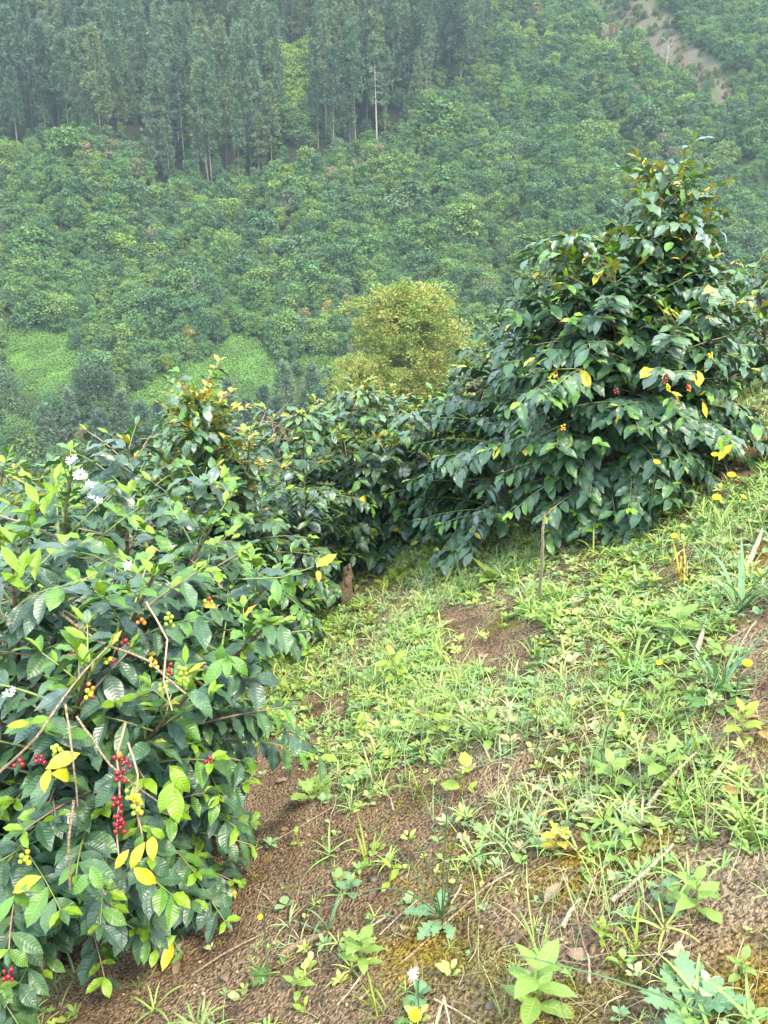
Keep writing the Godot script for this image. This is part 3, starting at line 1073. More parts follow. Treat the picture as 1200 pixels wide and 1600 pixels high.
	var ys := [[450, 690, 1.0], [410, 700, 0.9], [360, 690, 0.8], [385, 720, 0.9], [490, 680, 0.9], [500, 720, 1.0], [330, 720, 0.8], [430, 730, 1.0], [350, 740, 0.9], [230, 735, 1.0], [200, 720, 0.9], [160, 750, 1.0], [120, 720, 0.9], [250, 700, 0.7], [80, 745, 0.9]]
	var yw := [Vector2(-9.8, 78.4), Vector2(-12.4, 77.7), Vector2(-15.7, 78.4), Vector2(-13.8, 76.3), Vector2(-7.3, 79.1), Vector2(-6.4, 76.3), Vector2(-17.3, 76.3), Vector2(-10.8, 75.7), Vector2(-15.8, 75.0), Vector2(-23.5, 75.3), Vector2(-25.7, 76.3), Vector2(-27.7, 74.4), Vector2(-30.8, 76.3), Vector2(-22.8, 77.7), Vector2(-32.9, 74.7)]
	for k in ys.size():
		var w: String = "young bluish green pine in the valley " + ("left of the yellowish conifer" if ys[k][0] > 300 else "behind the left coffee bushes")
		tree("young_pine", w, "pine tree", w, yw[k].x, yw[k].y, yp[0] if k % 2 else yp2[0], yp[1] if k % 2 else yp2[1], M.trunk, ym[k % 2], ys[k][2] * 1.05, 1.25)
	tree("slender_tree", "thin dark columnar tree standing alone at the clearing's right end", "tree", "", Vector2(-9.7, 86.2).x, Vector2(-9.7, 86.2).y, slim[0][0], slim[0][1], M.trunk, tm[1], 0.75, 0.5)
	tree("dead_tree", "bare pinkish grey tree standing among green crowns mid slope", "dead tree", "", Vector2(-22.2, 94.4).x, Vector2(-22.2, 94.4).y, bare_tree_mesh(4.5), null, M.pale_trunk, null, 1.0)
	tree("dead_tree", "bare grey tree beside the scar high on the slope", "dead tree", "", Vector2(46.6, 142.5).x, Vector2(46.6, 142.5).y, bare_tree_mesh(5.0), null, M.pale_trunk, null, 1.0)
	tree("broadleaf_tree", "small yellow flowering tree above the bright clearing", "tree", "", Vector2(-22.4, 90.0).x, Vector2(-22.4, 90.0).y, trunks[2], crowns[2], M.trunk, tone_mat(Color(0.32, 0.3, 0.06)), 0.6)
	tree("broadleaf_tree", "orange yellow tree beyond the yellowish conifer's left side", "tree", "", Vector2(-6.6, 93.5).x, Vector2(-6.6, 93.5).y, trunks[0], crowns[0], M.trunk, tone_mat(Color(0.4, 0.3, 0.06)), 0.5)
	var k0 := 0
	for p in [Vector2(-37.6, 116.3), Vector2(-34.1, 115.1), Vector2(-30.8, 113.8), Vector2(-0.9, 121.7), Vector2(-3.7, 120.1), Vector2(-7.2, 116.3), Vector2(-40.8, 115.1)]:
		tree("understory_shrub", "dry tan shrub along the lower edge of the pine stand, " + ["leftmost but one", "left of the middle", "under the tallest bare trunk", "at its right end", "second from its right end", "third from its right end", "leftmost"][k0], "shrub", "", p.x, p.y, trunks[k0 % 6], crowns[k0 % 6], M.trunk, tone_mat(Color(0.28, 0.24, 0.13)), 0.6, 1.1)
		k0 += 1

	# the yellow green conifer, thirty metres off
	var c1 := cypress_meshes(15.5, 3.1)
	var yellow := tinted(mat(Color(1, 1, 1), 0.7, 0.35, 0.3))
	var stands := [[Vector3(0.993, 2.124, -31.226), "bushy yellow green conifer beyond the middle coffee bushes", 1.0], [Vector3(-0.672, -0.445, -29.502), "lower yellow green conifer tucked at the bushy conifer's left side", 0.62]]
	for q in stands:
		var foot := ground(q[0].x, -q[0].z)
		var g := thing("yellow_conifer", q[1], "conifer", foot)
		var k: float = (q[0].y - foot.y) / 15.2
		g.scale = Vector3(q[2], k, q[2])
		g.rotation.y = 2.0 - 2.0 * q[2]
		put("trunk", c1[0], M.trunk, g)
		put("crown", c1[1], yellow, g)

# ------------------------------------------------------------------ the scene
func _ready() -> void:
	var cam := Camera3D.new()
	cam.name = "camera"
	add_child(cam)
	cam.position = EYE
	cam.rotation = Vector3(PITCH, 0, 0)
	cam.fov = 66.99
	cam.near = 0.05
	cam.far = 900
	var we := WorldEnvironment.new()
	we.name = "air"
	var env := Environment.new()
	env.background_mode = Environment.BG_SKY
	var sky := ProceduralSkyMaterial.new()
	sky.sky_top_color = Color(0.8, 0.87, 0.95)
	sky.sky_horizon_color = Color(0.9, 0.93, 0.96)
	sky.sky_curve = 0.2
	sky.ground_bottom_color = Color(0.2, 0.24, 0.16)
	sky.ground_horizon_color = Color(0.4, 0.45, 0.4)
	sky.sky_energy_multiplier = 1.0
	env.sky = Sky.new()
	env.sky.sky_material = sky
	env.tonemap_mode = Environment.TONE_MAPPER_LINEAR
	env.tonemap_exposure = 5.1
	env.fog_enabled = true
	env.fog_density = 0.0005
	env.fog_light_color = Color(0.86, 0.95, 1.0)
	env.sdfgi_enabled = true
	env.ssao_enabled = true
	env.ssil_enabled = true
	we.environment = env
	add_child(we)
	var sun := DirectionalLight3D.new()
	sun.name = "sun"
	sun.light_energy = 0.5
	sun.light_color = Color(1, 0.94, 0.82)
	sun.light_angular_distance = 10.0
	sun.shadow_enabled = true
	sun.rotation = Vector3(deg_to_rad(-52), deg_to_rad(38), 0)
	add_child(sun)

	lumps.seed = 3
	lumps.frequency = 1.3
	lumps.fractal_octaves = 3
	grit.seed = 4
	grit.frequency = 9.0
	grit.fractal_octaves = 3
	patch.seed = 5
	patch.frequency = 0.9
	patch.fractal_octaves = 3
	relief.seed = 6
	relief.frequency = 0.035
	relief.fractal_octaves = 3
	BARE_STRIP = PackedVector2Array([Vector2(-0.126, 3.453), Vector2(-0.357, 3.551), Vector2(-0.582, 3.110), Vector2(-0.606, 2.636), Vector2(-0.950, 2.404), Vector2(-0.884, 1.907), Vector2(-0.362, 1.783), Vector2(-0.297, 2.007), Vector2(-0.159, 2.386), Vector2(-0.212, 2.841)])
	BARE_PATCH = PackedVector2Array([Vector2(0.307, 3.845), Vector2(0.606, 3.418), Vector2(0.685, 2.941), Vector2(0.510, 2.813), Vector2(0.258, 3.169)])
	MOSSY = [Vector2(0.696, 1.161), Vector2(1.466, 2.862), Vector2(0.468, 1.622), Vector2(0.604, 1.618), Vector2(0.072, 1.574), Vector2(1.146, 2.824)]
	BARE_BANK = [PackedVector2Array([Vector2(1.561, 3.662), Vector2(1.896, 4.191), Vector2(2.102, 4.213), Vector2(2.043, 3.704), Vector2(1.714, 3.359), Vector2(1.568, 3.330)]), PackedVector2Array([Vector2(0.841, 1.874), Vector2(0.990, 2.080), Vector2(1.180, 1.998), Vector2(1.035, 1.703)]), PackedVector2Array([Vector2(1.329, 2.760), Vector2(1.501, 2.995), Vector2(1.640, 2.888), Vector2(1.458, 2.523)]), PackedVector2Array([Vector2(1.106, 3.158), Vector2(1.337, 3.364), Vector2(1.372, 3.169), Vector2(1.164, 2.877)])]
	PINES = PackedVector2Array([Vector2(-141.7, 255.0), Vector2(-76.9, 126.8), Vector2(-57.1, 125.3), Vector2(-50.2, 121.7), Vector2(-38.9, 117.9), Vector2(-31.7, 117.9), Vector2(-24.2, 116.6), Vector2(-16.3, 117.9), Vector2(-9.1, 118.7), Vector2(-3.8, 125.3), Vector2(3.9, 129.8), Vector2(10.0, 133.0), Vector2(17.5, 148.1), Vector2(33.7, 255.0)])
	GLADE = PackedVector2Array([Vector2(-14.5, 122.4), Vector2(-18.2, 138.9), Vector2(-17.7, 150.1), Vector2(-13.8, 156.2), Vector2(-9.9, 148.1), Vector2(-10.5, 135.5), Vector2(-11.2, 122.4)])
	CLEARINGS = [PackedVector2Array([Vector2(-43.5, 89.5), Vector2(-43.1, 91.3), Vector2(-40.7, 91.9), Vector2(-36.1, 91.3), Vector2(-33.8, 87.4), Vector2(-32.3, 83.5), Vector2(-37.1, 83.5), Vector2(-40.4, 85.0)]), PackedVector2Array([Vector2(-25.4, 85.0), Vector2(-22.1, 87.3), Vector2(-18.4, 88.7), Vector2(-17.2, 90.8), Vector2(-15.4, 90.8), Vector2(-13.1, 88.3), Vector2(-10.6, 86.6), Vector2(-10.7, 80.5), Vector2(-27.0, 76.3), Vector2(-27.8, 82.0)]), PackedVector2Array([Vector2(-9.7, 88.1), Vector2(-5.0, 88.3), Vector2(-4.9, 85.0), Vector2(-9.4, 85.0)])]
	CLEAR_WIDE = [PackedVector2Array([Vector2(-43.5, 89.5), Vector2(-43.1, 91.3), Vector2(-40.7, 91.9), Vector2(-36.1, 91.3), Vector2(-33.2, 86.6), Vector2(-31.0, 79.1), Vector2(-38.9, 79.1)]), PackedVector2Array([Vector2(-26.6, 84.2), Vector2(-22.0, 87.0), Vector2(-18.7, 88.4), Vector2(-17.6, 90.6), Vector2(-15.0, 90.8), Vector2(-12.2, 87.8), Vector2(-9.8, 85.0), Vector2(-8.6, 72.5), Vector2(-27.8, 72.5), Vector2(-28.9, 81.2)]), PackedVector2Array([Vector2(-9.7, 88.1), Vector2(-5.0, 88.3), Vector2(-4.7, 82.0), Vector2(-9.1, 82.0)])]
	SCAR = PackedVector2Array([Vector2(39.3, 188.9), Vector2(37.0, 160.6), Vector2(37.0, 147.1), Vector2(43.1, 145.2), Vector2(47.5, 138.0), Vector2(52.2, 130.6), Vector2(55.5, 131.4), Vector2(54.7, 144.3), Vector2(52.2, 154.1), Vector2(51.8, 165.2), Vector2(56.2, 188.9)])
	make_materials()
	make_leaves()
	make_ground()
	make_far_trees()
	make_coffee()
	make_weeds()

func make_coffee() -> void:
	var round_top := [0.75, 1.0, 1.0, 0.92, 0.75, 0.5, 0.2]
	var spire := [0.8, 1.0, 1.0, 0.85, 0.6, 0.38, 0.14]
	var left := coffee_bush("big coffee bush at the front with red and green cherries and white blossom", -1.2, 2.2, [
		[Vector3(-0.912, 1.017, -2.200), 0.62, round_top], [Vector3(-0.525, 0.845, -2.257), 0.62, round_top], [Vector3(-0.840, 0.977, -1.672), 0.55, round_top], [Vector3(-0.551, 0.873, -1.747), 0.6, round_top], [Vector3(-0.330, 0.704, -2.220), 0.66, round_top], [Vector3(-0.314, 0.675, -1.901), 0.56, round_top], [Vector3(-0.628, 0.757, -1.509), 0.5, round_top], [Vector3(-0.422, 0.680, -1.540), 0.42, round_top], [Vector3(-1.365, 0.913, -2.120), 0.6, round_top]],
		{"seed": 11, "young": 0.6, "flush": 0.9, "leaf": 0.092, "bronze": 0.02, "sag": 0.05, "step": 0.08, "from": 0.27})
	coffee_bush("dark green coffee bush with long drooping branches behind the front bush", -1.3, 3.45, [[Vector3(-1.092, 0.923, -3.262), 0.75, round_top], [Vector3(-0.741, 0.787, -3.122), 0.65, round_top]], {"seed": 12, "young": 0.4, "leaf": 0.105})
	var bronze := coffee_bush("coffee bush topped with a dense tuft of bronze and lime young leaves", -0.95, 4.5, [[Vector3(-1.039, 0.978, -4.312), 0.6, [0.8, 1.0, 1.0, 0.9, 0.74, 0.62, 0.5]], [Vector3(-0.730, 0.782, -4.156), 0.6, round_top], [Vector3(-1.199, 0.698, -4.133), 0.5, round_top], [Vector3(-1.138, 0.937, -4.301), 0.3, round_top], [Vector3(-0.918, 0.954, -4.305), 0.3, round_top], [Vector3(-1.000, 1.000, -4.214), 0.32, round_top]], {"seed": 13, "young": 0.75, "bronze": 0.3, "leaf": 0.105, "flush": 0.72, "step": 0.055})
	coffee_bush("coffee bush with yellowish tips half hidden at the left edge", -2.0, 3.3, [[Vector3(-1.772, 0.784, -3.535), 0.65, spire], [Vector3(-1.519, 0.756, -3.321), 0.6, round_top]], {"seed": 14, "young": 0.6, "bronze": 0.25, "flush": 0.85})
	var dry := coffee_bush("sparse coffee bush with dry reddish twigs between two leafy bushes", -0.62, 5.3, [[Vector3(-0.717, 0.771, -5.085), 0.6, round_top], [Vector3(-0.517, 0.685, -4.958), 0.6, round_top], [Vector3(-0.457, 0.401, -4.468), 0.5, round_top]], {"seed": 15, "young": 0.3, "step": 0.1})
	var mid := coffee_bush("rounded coffee bush with drooping leaves at the far end of the path", -0.15, 5.9, [[Vector3(-0.185, 0.892, -5.635), 0.72, round_top], [Vector3(-0.463, 0.766, -5.601), 0.65, round_top], [Vector3(0.118, 0.822, -5.719), 0.6, round_top], [Vector3(-0.277, 0.620, -5.096), 0.5, round_top], [Vector3(0.052, 0.590, -5.140), 0.5, round_top]], {"seed": 16, "young": 0.45, "bronze": 0.2, "flush": 0.85, "step": 0.06})
	coffee_bush("coffee bush between the path's far end and the tall bush", 0.5, 5.6, [[Vector3(0.447, 0.857, -5.418), 0.65, round_top], [Vector3(0.710, 1.068, -5.268), 0.65, round_top], [Vector3(0.932, 1.250, -5.006), 0.6, round_top], [Vector3(0.372, 0.466, -4.899), 0.5, round_top], [Vector3(0.588, 0.623, -4.838), 0.5, round_top]], {"seed": 17, "young": 0.4, "bronze": 0.15, "flush": 0.88, "step": 0.06})
	coffee_bush("low spreading coffee bush leaning against the tall bush's left side", 0.75, 4.75, [[Vector3(0.723, 1.338, -4.719), 0.62, round_top], [Vector3(0.801, 0.924, -4.401), 0.6, round_top]], {"seed": 18, "young": 0.2, "bronze": 0.1, "step": 0.06})
	var tall := coffee_bush("tallest coffee bush with a bronze tipped spire on the right", 1.28, 4.1, [[Vector3(1.421, 2.087, -4.247), 0.7, [0.8, 1.0, 1.0, 0.85, 0.62, 0.5, 0.36]], [Vector3(1.323, 1.971, -4.164), 0.3, round_top], [Vector3(1.498, 2.014, -4.196), 0.3, round_top], [Vector3(1.544, 1.842, -4.077), 0.36, round_top], [Vector3(1.226, 1.826, -4.073), 0.36, round_top], [Vector3(1.694, 1.951, -4.262), 0.36, round_top], [Vector3(1.113, 1.784, -4.114), 0.4, round_top], [Vector3(1.905, 1.520, -4.302), 0.5, round_top], [Vector3(0.915, 1.740, -4.154), 0.66, round_top], [Vector3(1.704, 1.743, -4.206), 0.52, round_top], [Vector3(0.778, 1.615, -4.172), 0.55, round_top], [Vector3(1.117, 1.668, -3.927), 0.6, round_top], [Vector3(1.370, 1.431, -3.709), 0.55, round_top]], {"seed": 19, "young": 0.3, "bronze": 0.2, "step": 0.052, "from": 0.04, "leaf": 0.108, "flush": 0.86})
	coffee_bush("coffee bush partly out at the right edge behind the tallest one", 2.55, 5.2, [[Vector3(2.426, 1.728, -5.341), 0.5, round_top], [Vector3(2.605, 1.644, -5.215), 0.5, round_top], [Vector3(2.294, 1.410, -4.842), 0.45, round_top]], {"seed": 20, "young": 0.5, "bronze": 0.2, "flush": 0.8})
	rng.seed = 31
	# what the front bush shows: bare branches, hanging twigs, cherries, blossom, yellow leaves
	twig(left, "dry_branch", [Vector3(-0.871, 0.793, -1.829), Vector3(-0.651, 0.767, -1.615), Vector3(-0.496, 0.783, -1.485), Vector3(-0.397, 0.746, -1.403)], 0.004, 0.0022, M.stick)
	twig(left, "dry_branch", [Vector3(-0.807, 0.555, -1.403), Vector3(-0.692, 0.665, -1.381), Vector3(-0.635, 0.754, -1.456), Vector3(-0.590, 0.792, -1.529)], 0.0034, 0.002, M.stick)
	twig(left, "dry_twig", [Vector3(-0.638, 0.727, -1.398), Vector3(-0.605, 0.656, -1.327), Vector3(-0.601, 0.548, -1.319)], 0.0025, 0.0015, M.stick)
	twig(left, "dry_twig", [Vector3(-0.602, 0.572, -1.304), Vector3(-0.612, 0.489, -1.282), Vector3(-0.628, 0.368, -1.301)], 0.003, 0.002, M.stick)
	twig(left, "dry_twig", [Vector3(-0.615, 0.703, -1.391), Vector3(-0.527, 0.632, -1.320), Vector3(-0.437, 0.485, -1.384)], 0.0025, 0.0015, M.stick)
	twig(left, "fruiting_twig", [Vector3(-0.521, 0.685, -1.397), Vector3(-0.528, 0.639, -1.353), Vector3(-0.513, 0.581, -1.312), Vector3(-0.516, 0.519, -1.280), Vector3(-0.507, 0.484, -1.260)], 0.0024, 0.0016, M.twig)
	twig(left, "fruiting_twig", [Vector3(-0.513, 0.653, -1.378), Vector3(-0.476, 0.620, -1.317), Vector3(-0.481, 0.573, -1.294), Vector3(-0.460, 0.514, -1.268)], 0.0024, 0.0016, M.twig)
	twig(left, "fruiting_twig", [Vector3(-0.535, 0.855, -1.629), Vector3(-0.453, 0.822, -1.495), Vector3(-0.448, 0.768, -1.429), Vector3(-0.426, 0.710, -1.403)], 0.0025, 0.0018, M.twig)
	for b in [[Vector3(-0.505, 0.673, -1.300), 4, ["red", "orange_berry"]], [Vector3(-0.495, 0.656, -1.306), 5, ["dark_red", "red"]], [Vector3(-0.495, 0.650, -1.273), 7, ["red", "dark_red"]], [Vector3(-0.497, 0.610, -1.252), 7, ["red", "red", "dark_red"]], [Vector3(-0.490, 0.577, -1.233), 12, ["red"]], [Vector3(-0.461, 0.604, -1.251), 12, ["yellow_berry", "green_berry"]], [Vector3(-0.477, 0.609, -1.273), 5, ["green_berry"]], [Vector3(-0.633, 0.662, -1.328), 10, ["green_berry"]], [Vector3(-0.667, 0.650, -1.325), 5, ["dark_red", "red"]], [Vector3(-0.710, 0.642, -1.323), 3, ["red", "dark_red"]], [Vector3(-0.406, 0.782, -1.423), 10, ["green_berry"]], [Vector3(-0.436, 0.791, -1.425), 6, ["red", "dark_red"]], [Vector3(-0.441, 0.762, -1.407), 6, ["green_berry", "yellow_berry"]], [Vector3(-0.476, 0.785, -1.465), 5, ["red", "yellow_berry"]], [Vector3(-0.466, 0.840, -1.562), 8, ["green_berry"]], [Vector3(-0.556, 0.801, -1.531), 4, ["dark_red", "red"]], [Vector3(-0.541, 0.821, -1.599), 4, ["red", "orange_berry"]], [Vector3(-0.601, 0.738, -1.431), 8, ["orange_berry", "yellow_berry", "red"]], [Vector3(-0.644, 0.890, -1.648), 4, ["orange_berry", "green_berry"]], [Vector3(-0.398, 0.858, -1.640), 4, ["red", "green_berry"]], [Vector3(-0.375, 0.565, -1.458), 4, ["red", "dark_red"]], [Vector3(-0.674, 0.501, -1.234), 7, ["yellow_berry", "green_berry"]], [Vector3(-0.670, 0.776, -1.525), 3, ["red"]], [Vector3(-0.730, 0.247, -1.217), 6, ["red"]], [Vector3(-0.583, 0.774, -1.503), 4, ["yellow_berry", "red"]]]:
		berries(left, b[0] + (b[0] - EYE).normalized() * (0.03 if b[1] > 6 else 0.06), b[1], b[2])
	for b in [[Vector3(-0.827, 1.107, -2.017), 5], [Vector3(-0.784, 1.073, -1.956), 6], [Vector3(-0.764, 1.051, -1.950), 3], [Vector3(-0.749, 0.746, -1.403), 3], [Vector3(-0.572, 0.927, -1.658), 2], [Vector3(-0.726, 1.030, -1.893), 2]]:
		blossom(left, b[0], b[1])
	twig(left, "shoot", [Vector3(-0.382, 0.780, -1.981), Vector3(-0.265, 0.818, -1.888), Vector3(-0.177, 0.863, -1.848)], 0.0025, 0.0015, M.green_twig)
	spray(left, Vector3(-0.181, 0.861, -1.848), Vector3(0.8, -0.1, 0.3), 3, 0.07, 4, 0.3, true)
	spray(left, Vector3(-0.265, 0.818, -1.888), Vector3(0.8, 0, 0.2), 4, 0.075, 6, 0.5)
	spray(left, Vector3(-0.440, 0.560, -1.218), Vector3(0.2, -0.7, 0.3), 6, 0.06, 4, 0.6)
	spray(left, Vector3(-0.464, 0.520, -1.207), Vector3(0.1, -0.7, 0.3), 3, 0.065, 4, 0.6)
	spray(left, Vector3(-0.523, 0.499, -1.202), Vector3(-0.2, -0.7, 0.3), 3, 0.07, 6, 0.6)
	spray(left, Vector3(-0.681, 0.469, -1.194), Vector3(0.4, 0, 0.3), 4, 0.065, 4, 0.3)
	spray(left, Vector3(-0.639, 0.626, -1.319), Vector3(0.6, -0.3, 0.2), 3, 0.07, 4, 0.2)
	spray(left, Vector3(-0.804, 1.034, -1.739), Vector3(0, 1, 0.3), 6, 0.075, 3, -0.2, true)
	spray(left, Vector3(-0.764, 0.935, -1.557), Vector3(0, 1, 0.3), 7, 0.08, 3, -0.1, true)
	spray(left, Vector3(-0.852, 1.046, -1.949), Vector3(0, 1, 0.2), 6, 0.07, 3, -0.3, true)
	spray(left, Vector3(-0.464, 1.010, -2.146), Vector3(0.4, 0.8, 0.2), 6, 0.07, 3, 0, true)
	spray(left, Vector3(-0.677, 1.007, -2.042), Vector3(0, 0.8, 0.2), 5, 0.06, 3, 0, true)
	spray(left, Vector3(-0.396, 0.650, -1.273), Vector3(0.1, -0.9, 0.4), 5, 0.075, 3, 0.7)
	spray(left, Vector3(-0.348, 0.783, -1.516), Vector3(0.2, -0.6, 0.4), 5, 0.075, 6, 0.6)
	dome(tall, Vector3(1.421, 1.945, -4.209), Vector3(0.19, 0.24, 0.19), 80, 0.105, 0.8)
	dome(tall, Vector3(1.419, 1.737, -4.101), Vector3(0.26, 0.2, 0.26), 70, 0.105, 0.2)
	dome(tall, Vector3(0.919, 1.675, -4.084), Vector3(0.22, 0.16, 0.22), 60, 0.105, 0.15)
	dome(mid, Vector3(-0.175, 0.721, -5.278), Vector3(0.35, 0.22, 0.3), 90, 0.1, 0.4)
	dome(mid, Vector3(-0.548, 0.628, -5.046), Vector3(0.3, 0.2, 0.3), 70, 0.1, 0.3)
	dome(mid, Vector3(0.172, 0.611, -5.145), Vector3(0.35, 0.22, 0.3), 80, 0.1, 0.35)
	dome(bronze, Vector3(-1.026, 0.835, -4.222), Vector3(0.17, 0.2, 0.17), 90, 0.1, 0.85)
	dome(bronze, Vector3(-1.014, 0.681, -4.129), Vector3(0.24, 0.18, 0.24), 70, 0.1, 0.3)
	# cherries and yellow leaves on the tall bush
	for b in [[Vector3(1.219, 1.190, -3.385), 12, ["red"]], [Vector3(1.227, 1.153, -3.365), 8, ["yellow_berry"]], [Vector3(1.323, 1.151, -3.385), 8, ["red", "orange_berry"]], [Vector3(0.765, 1.197, -3.490), 7, ["red", "yellow_berry"]], [Vector3(1.021, 1.136, -3.422), 7, ["red", "dark_red"]], [Vector3(1.455, 1.282, -3.513), 6, ["yellow_berry"]], [Vector3(0.787, 0.979, -3.380), 6, ["yellow_berry", "orange_berry"]]]:
		berries(tall, b[0], b[1], b[2])
	spray(tall, Vector3(1.236, 1.123, -3.336), Vector3(0.2, -0.4, 0.4), 4, 0.075, 4, 0.5, true)
	spray(tall, Vector3(1.381, 1.116, -3.355), Vector3(0.5, 0, 0.3), 4, 0.085, 4, 0.2, true)
	spray(tall, Vector3(1.476, 0.932, -3.368), Vector3(0.5, 0, 0.3), 4, 0.08, 3, 0.4)
	spray(tall, Vector3(0.928, 0.927, -3.315), Vector3(0.2, -0.2, 0.3), 4, 0.085, 6, 0.4)
	for k in 14:
		var at := Vector3(-0.765, 0.645, -4.947) + Vector3(rf(-0.12, 0.15), rf(-0.1, 0.1), rf(-0.15, 0.15))
		twig(dry, "dry_twig", [at, at + Vector3(rf(-0.08, 0.08), rf(0.04, 0.12), rf(-0.06, 0.06)), at + Vector3(rf(-0.16, 0.16), rf(0.08, 0.22), rf(-0.1, 0.1))], 0.0035, 0.002, M.twig)

func make_weeds() -> void:
	rng.seed = 41
	# --- plants one can pick out, each where it grows
	for h in [
		["large pale green broad-leaved weed at the bottom of the picture", Vector2(0.312, 1.280), 0.13, 0.1, "pale", 5, "large pale weed"],
		["bushy pale green weed below the cut brown stick at bottom middle", Vector2(-0.052, 1.594), 0.09, 0.075, "pale", 5, "bushy pale weed"],
		["pale upright weed with broad leaves near the right edge", Vector2(0.673, 1.377), 0.1, 0.075, "pale", 4, "upright pale weed"],
		["pale weed with spreading leaf pairs beside the yellow bud", Vector2(0.638, 1.860), 0.11, 0.085, "pale", 4, "spreading pale weed"],
		["dense pale weed crown uphill beside the spreading pale weed", Vector2(0.748, 1.836), 0.1, 0.085, "pale", 4, "dense pale weed"],
		["low star shaped pale seedling under the spreading pale weed", Vector2(0.583, 1.733), 0.03, 0.075, "pale", 2, "star shaped seedling"],
		["three leaved pale seedling beside the star shaped seedling", Vector2(0.640, 1.670), 0.03, 0.075, "pale", 2, "three leaved seedling"],
		["weed with one wide round leaf in the middle of the path", Vector2(0.249, 2.149), 0.1, 0.09, "lime", 2, "round leaved weed"],
		["lime weed with oval leaves on the path beyond the round leaved weed", Vector2(0.214, 2.559), 0.07, 0.075, "lime", 3, "lime oval weed"],
		["pale weed with one raised leaf uphill of the lime oval weed", Vector2(0.359, 2.336), 0.09, 0.085, "pale", 3, "raised leaf weed"],
		["tall lime weed on the path below the bare earth patch", Vector2(0.064, 3.174), 0.15, 0.11, "lime", 4, "tall lime weed"],
		["two leaved pale weed just under the bare earth patch", Vector2(0.286, 2.999), 0.09, 0.085, "pale", 2, "two leaved weed"],
		["leafy pale weed at the middle of the right bank", Vector2(0.693, 3.044), 0.11, 0.1, "pale", 4, "leafy bank weed"],
		["pale weed with heart shaped leaves on the right bank", Vector2(1.033, 2.494), 0.1, 0.11, "pale", 4, "heart leaved weed"],
		["small pale weed on bare soil near the bottom left", Vector2(-0.525, 2.071), 0.05, 0.045, "pale", 4, "small soil weed"],
		["bluish seedling under the front bush at bottom left", Vector2(-0.916, 2.078), 0.06, 0.045, "pale", 4, "bluish seedling"],
		["pale seedling at the bottom right edge beside orange moss", Vector2(0.684, 1.205), 0.05, 0.045, "pale", 3, "orange moss seedling"],
		["yellow and orange leaved small weed left of the star shaped seedling", Vector2(0.443, 1.714), 0.07, 0.05, "yellow", 5, "yellow orange weed"],
		["lime green tiny weed on bare soil beside the front bush", Vector2(-0.129, 3.187), 0.03, 0.045, "lime", 4, "tiny lime weed"],
		["bluish low weed on the bare strip of soil", Vector2(-0.087, 2.757), 0.03, 0.045, "blue", 4, "bluish low weed"],
		["glossy dark coffee seedling at the path's left edge", Vector2(-0.472, 4.830), 0.06, 0.07, "dark", 3, "dark coffee seedling"],
		["glossy dark seedling under the bronze tipped bush", Vector2(-0.208, 4.233), 0.05, 0.06, "dark", 3, "second dark seedling"],
		["bright green weed thicket by the tall coffee bush's foot", Vector2(1.378, 3.605), 0.16, 0.12, "pale", 5, "green thicket"],
		["bright weed under the tall coffee bush behind the stake", Vector2(0.995, 3.962), 0.12, 0.1, "pale", 5, "weed behind the stake"],
		["pale weed leaning out at the right edge of the bank", Vector2(0.958, 1.839), 0.09, 0.07, "lime", 5, "right edge weed"],
		["small lime weed between two dry sticks at lower right", Vector2(0.479, 1.402), 0.04, 0.035, "lime", 4, "small lime weed"],
		["round leaved seedling beside the bluish lobed rosette", Vector2(0.080, 1.407), 0.04, 0.04, "blue", 3, "round seedling"],
		["two leaved lime seedling at the bottom left of middle", Vector2(-0.192, 1.519), 0.03, 0.04, "lime", 2, "two leaved lime seedling"],
	]:
		var p: Vector2 = h[1]
		herb(h[0], p.x, p.y, h[2], h[3], h[4], {"pairs": h[5], "shape": "round" if h[0].contains("round") or h[0].contains("heart") or h[0].contains("coffee seed") else "lance", "group": "weeds on the slope"})
		mark(p, h[6])
	for h in [
		["spiky pale sow thistle rosette with deeply lobed leaves beside the bare strip", Vector2(-0.272, 2.555), 13, 0.115, "pale", "lobed", 0.8, "spiky rosette"],
		["bluish grey rosette with lobed leaves and long wiry stems", Vector2(0.149, 1.659), 10, 0.09, "blue", "lobed", 0.35, "bluish lobed rosette"],
		["large bluish rosette cut by the picture's bottom right corner", Vector2(0.567, 1.151), 12, 0.11, "blue", "lobed", 0.7, "corner rosette"],
		["pale lobed rosette beyond the lime oval weed", Vector2(0.228, 2.755), 9, 0.09, "pale", "lobed", 0.5, "pale lobed rosette"],
		["lobed rosette beside the grass clump on the right bank", Vector2(0.966, 2.020), 9, 0.1, "mid", "lobed", 0.6, "bank rosette"],
		["rosette of long pale leaves in the middle of the green path", Vector2(0.592, 3.971), 10, 0.15, "pale", "lance", 0.7, "long leaved rosette"],
		["long leaved bluish rosette by the foot of the tall bush", Vector2(1.103, 3.807), 10, 0.14, "blue", "lance", 0.8, "bush foot rosette"],
	]:
		var p: Vector2 = h[1]
		rosette(h[0], p.x, p.y, h[2], h[3], h[4], h[5], h[6], {"group": "weeds on the slope"})
		mark(p, h[7])
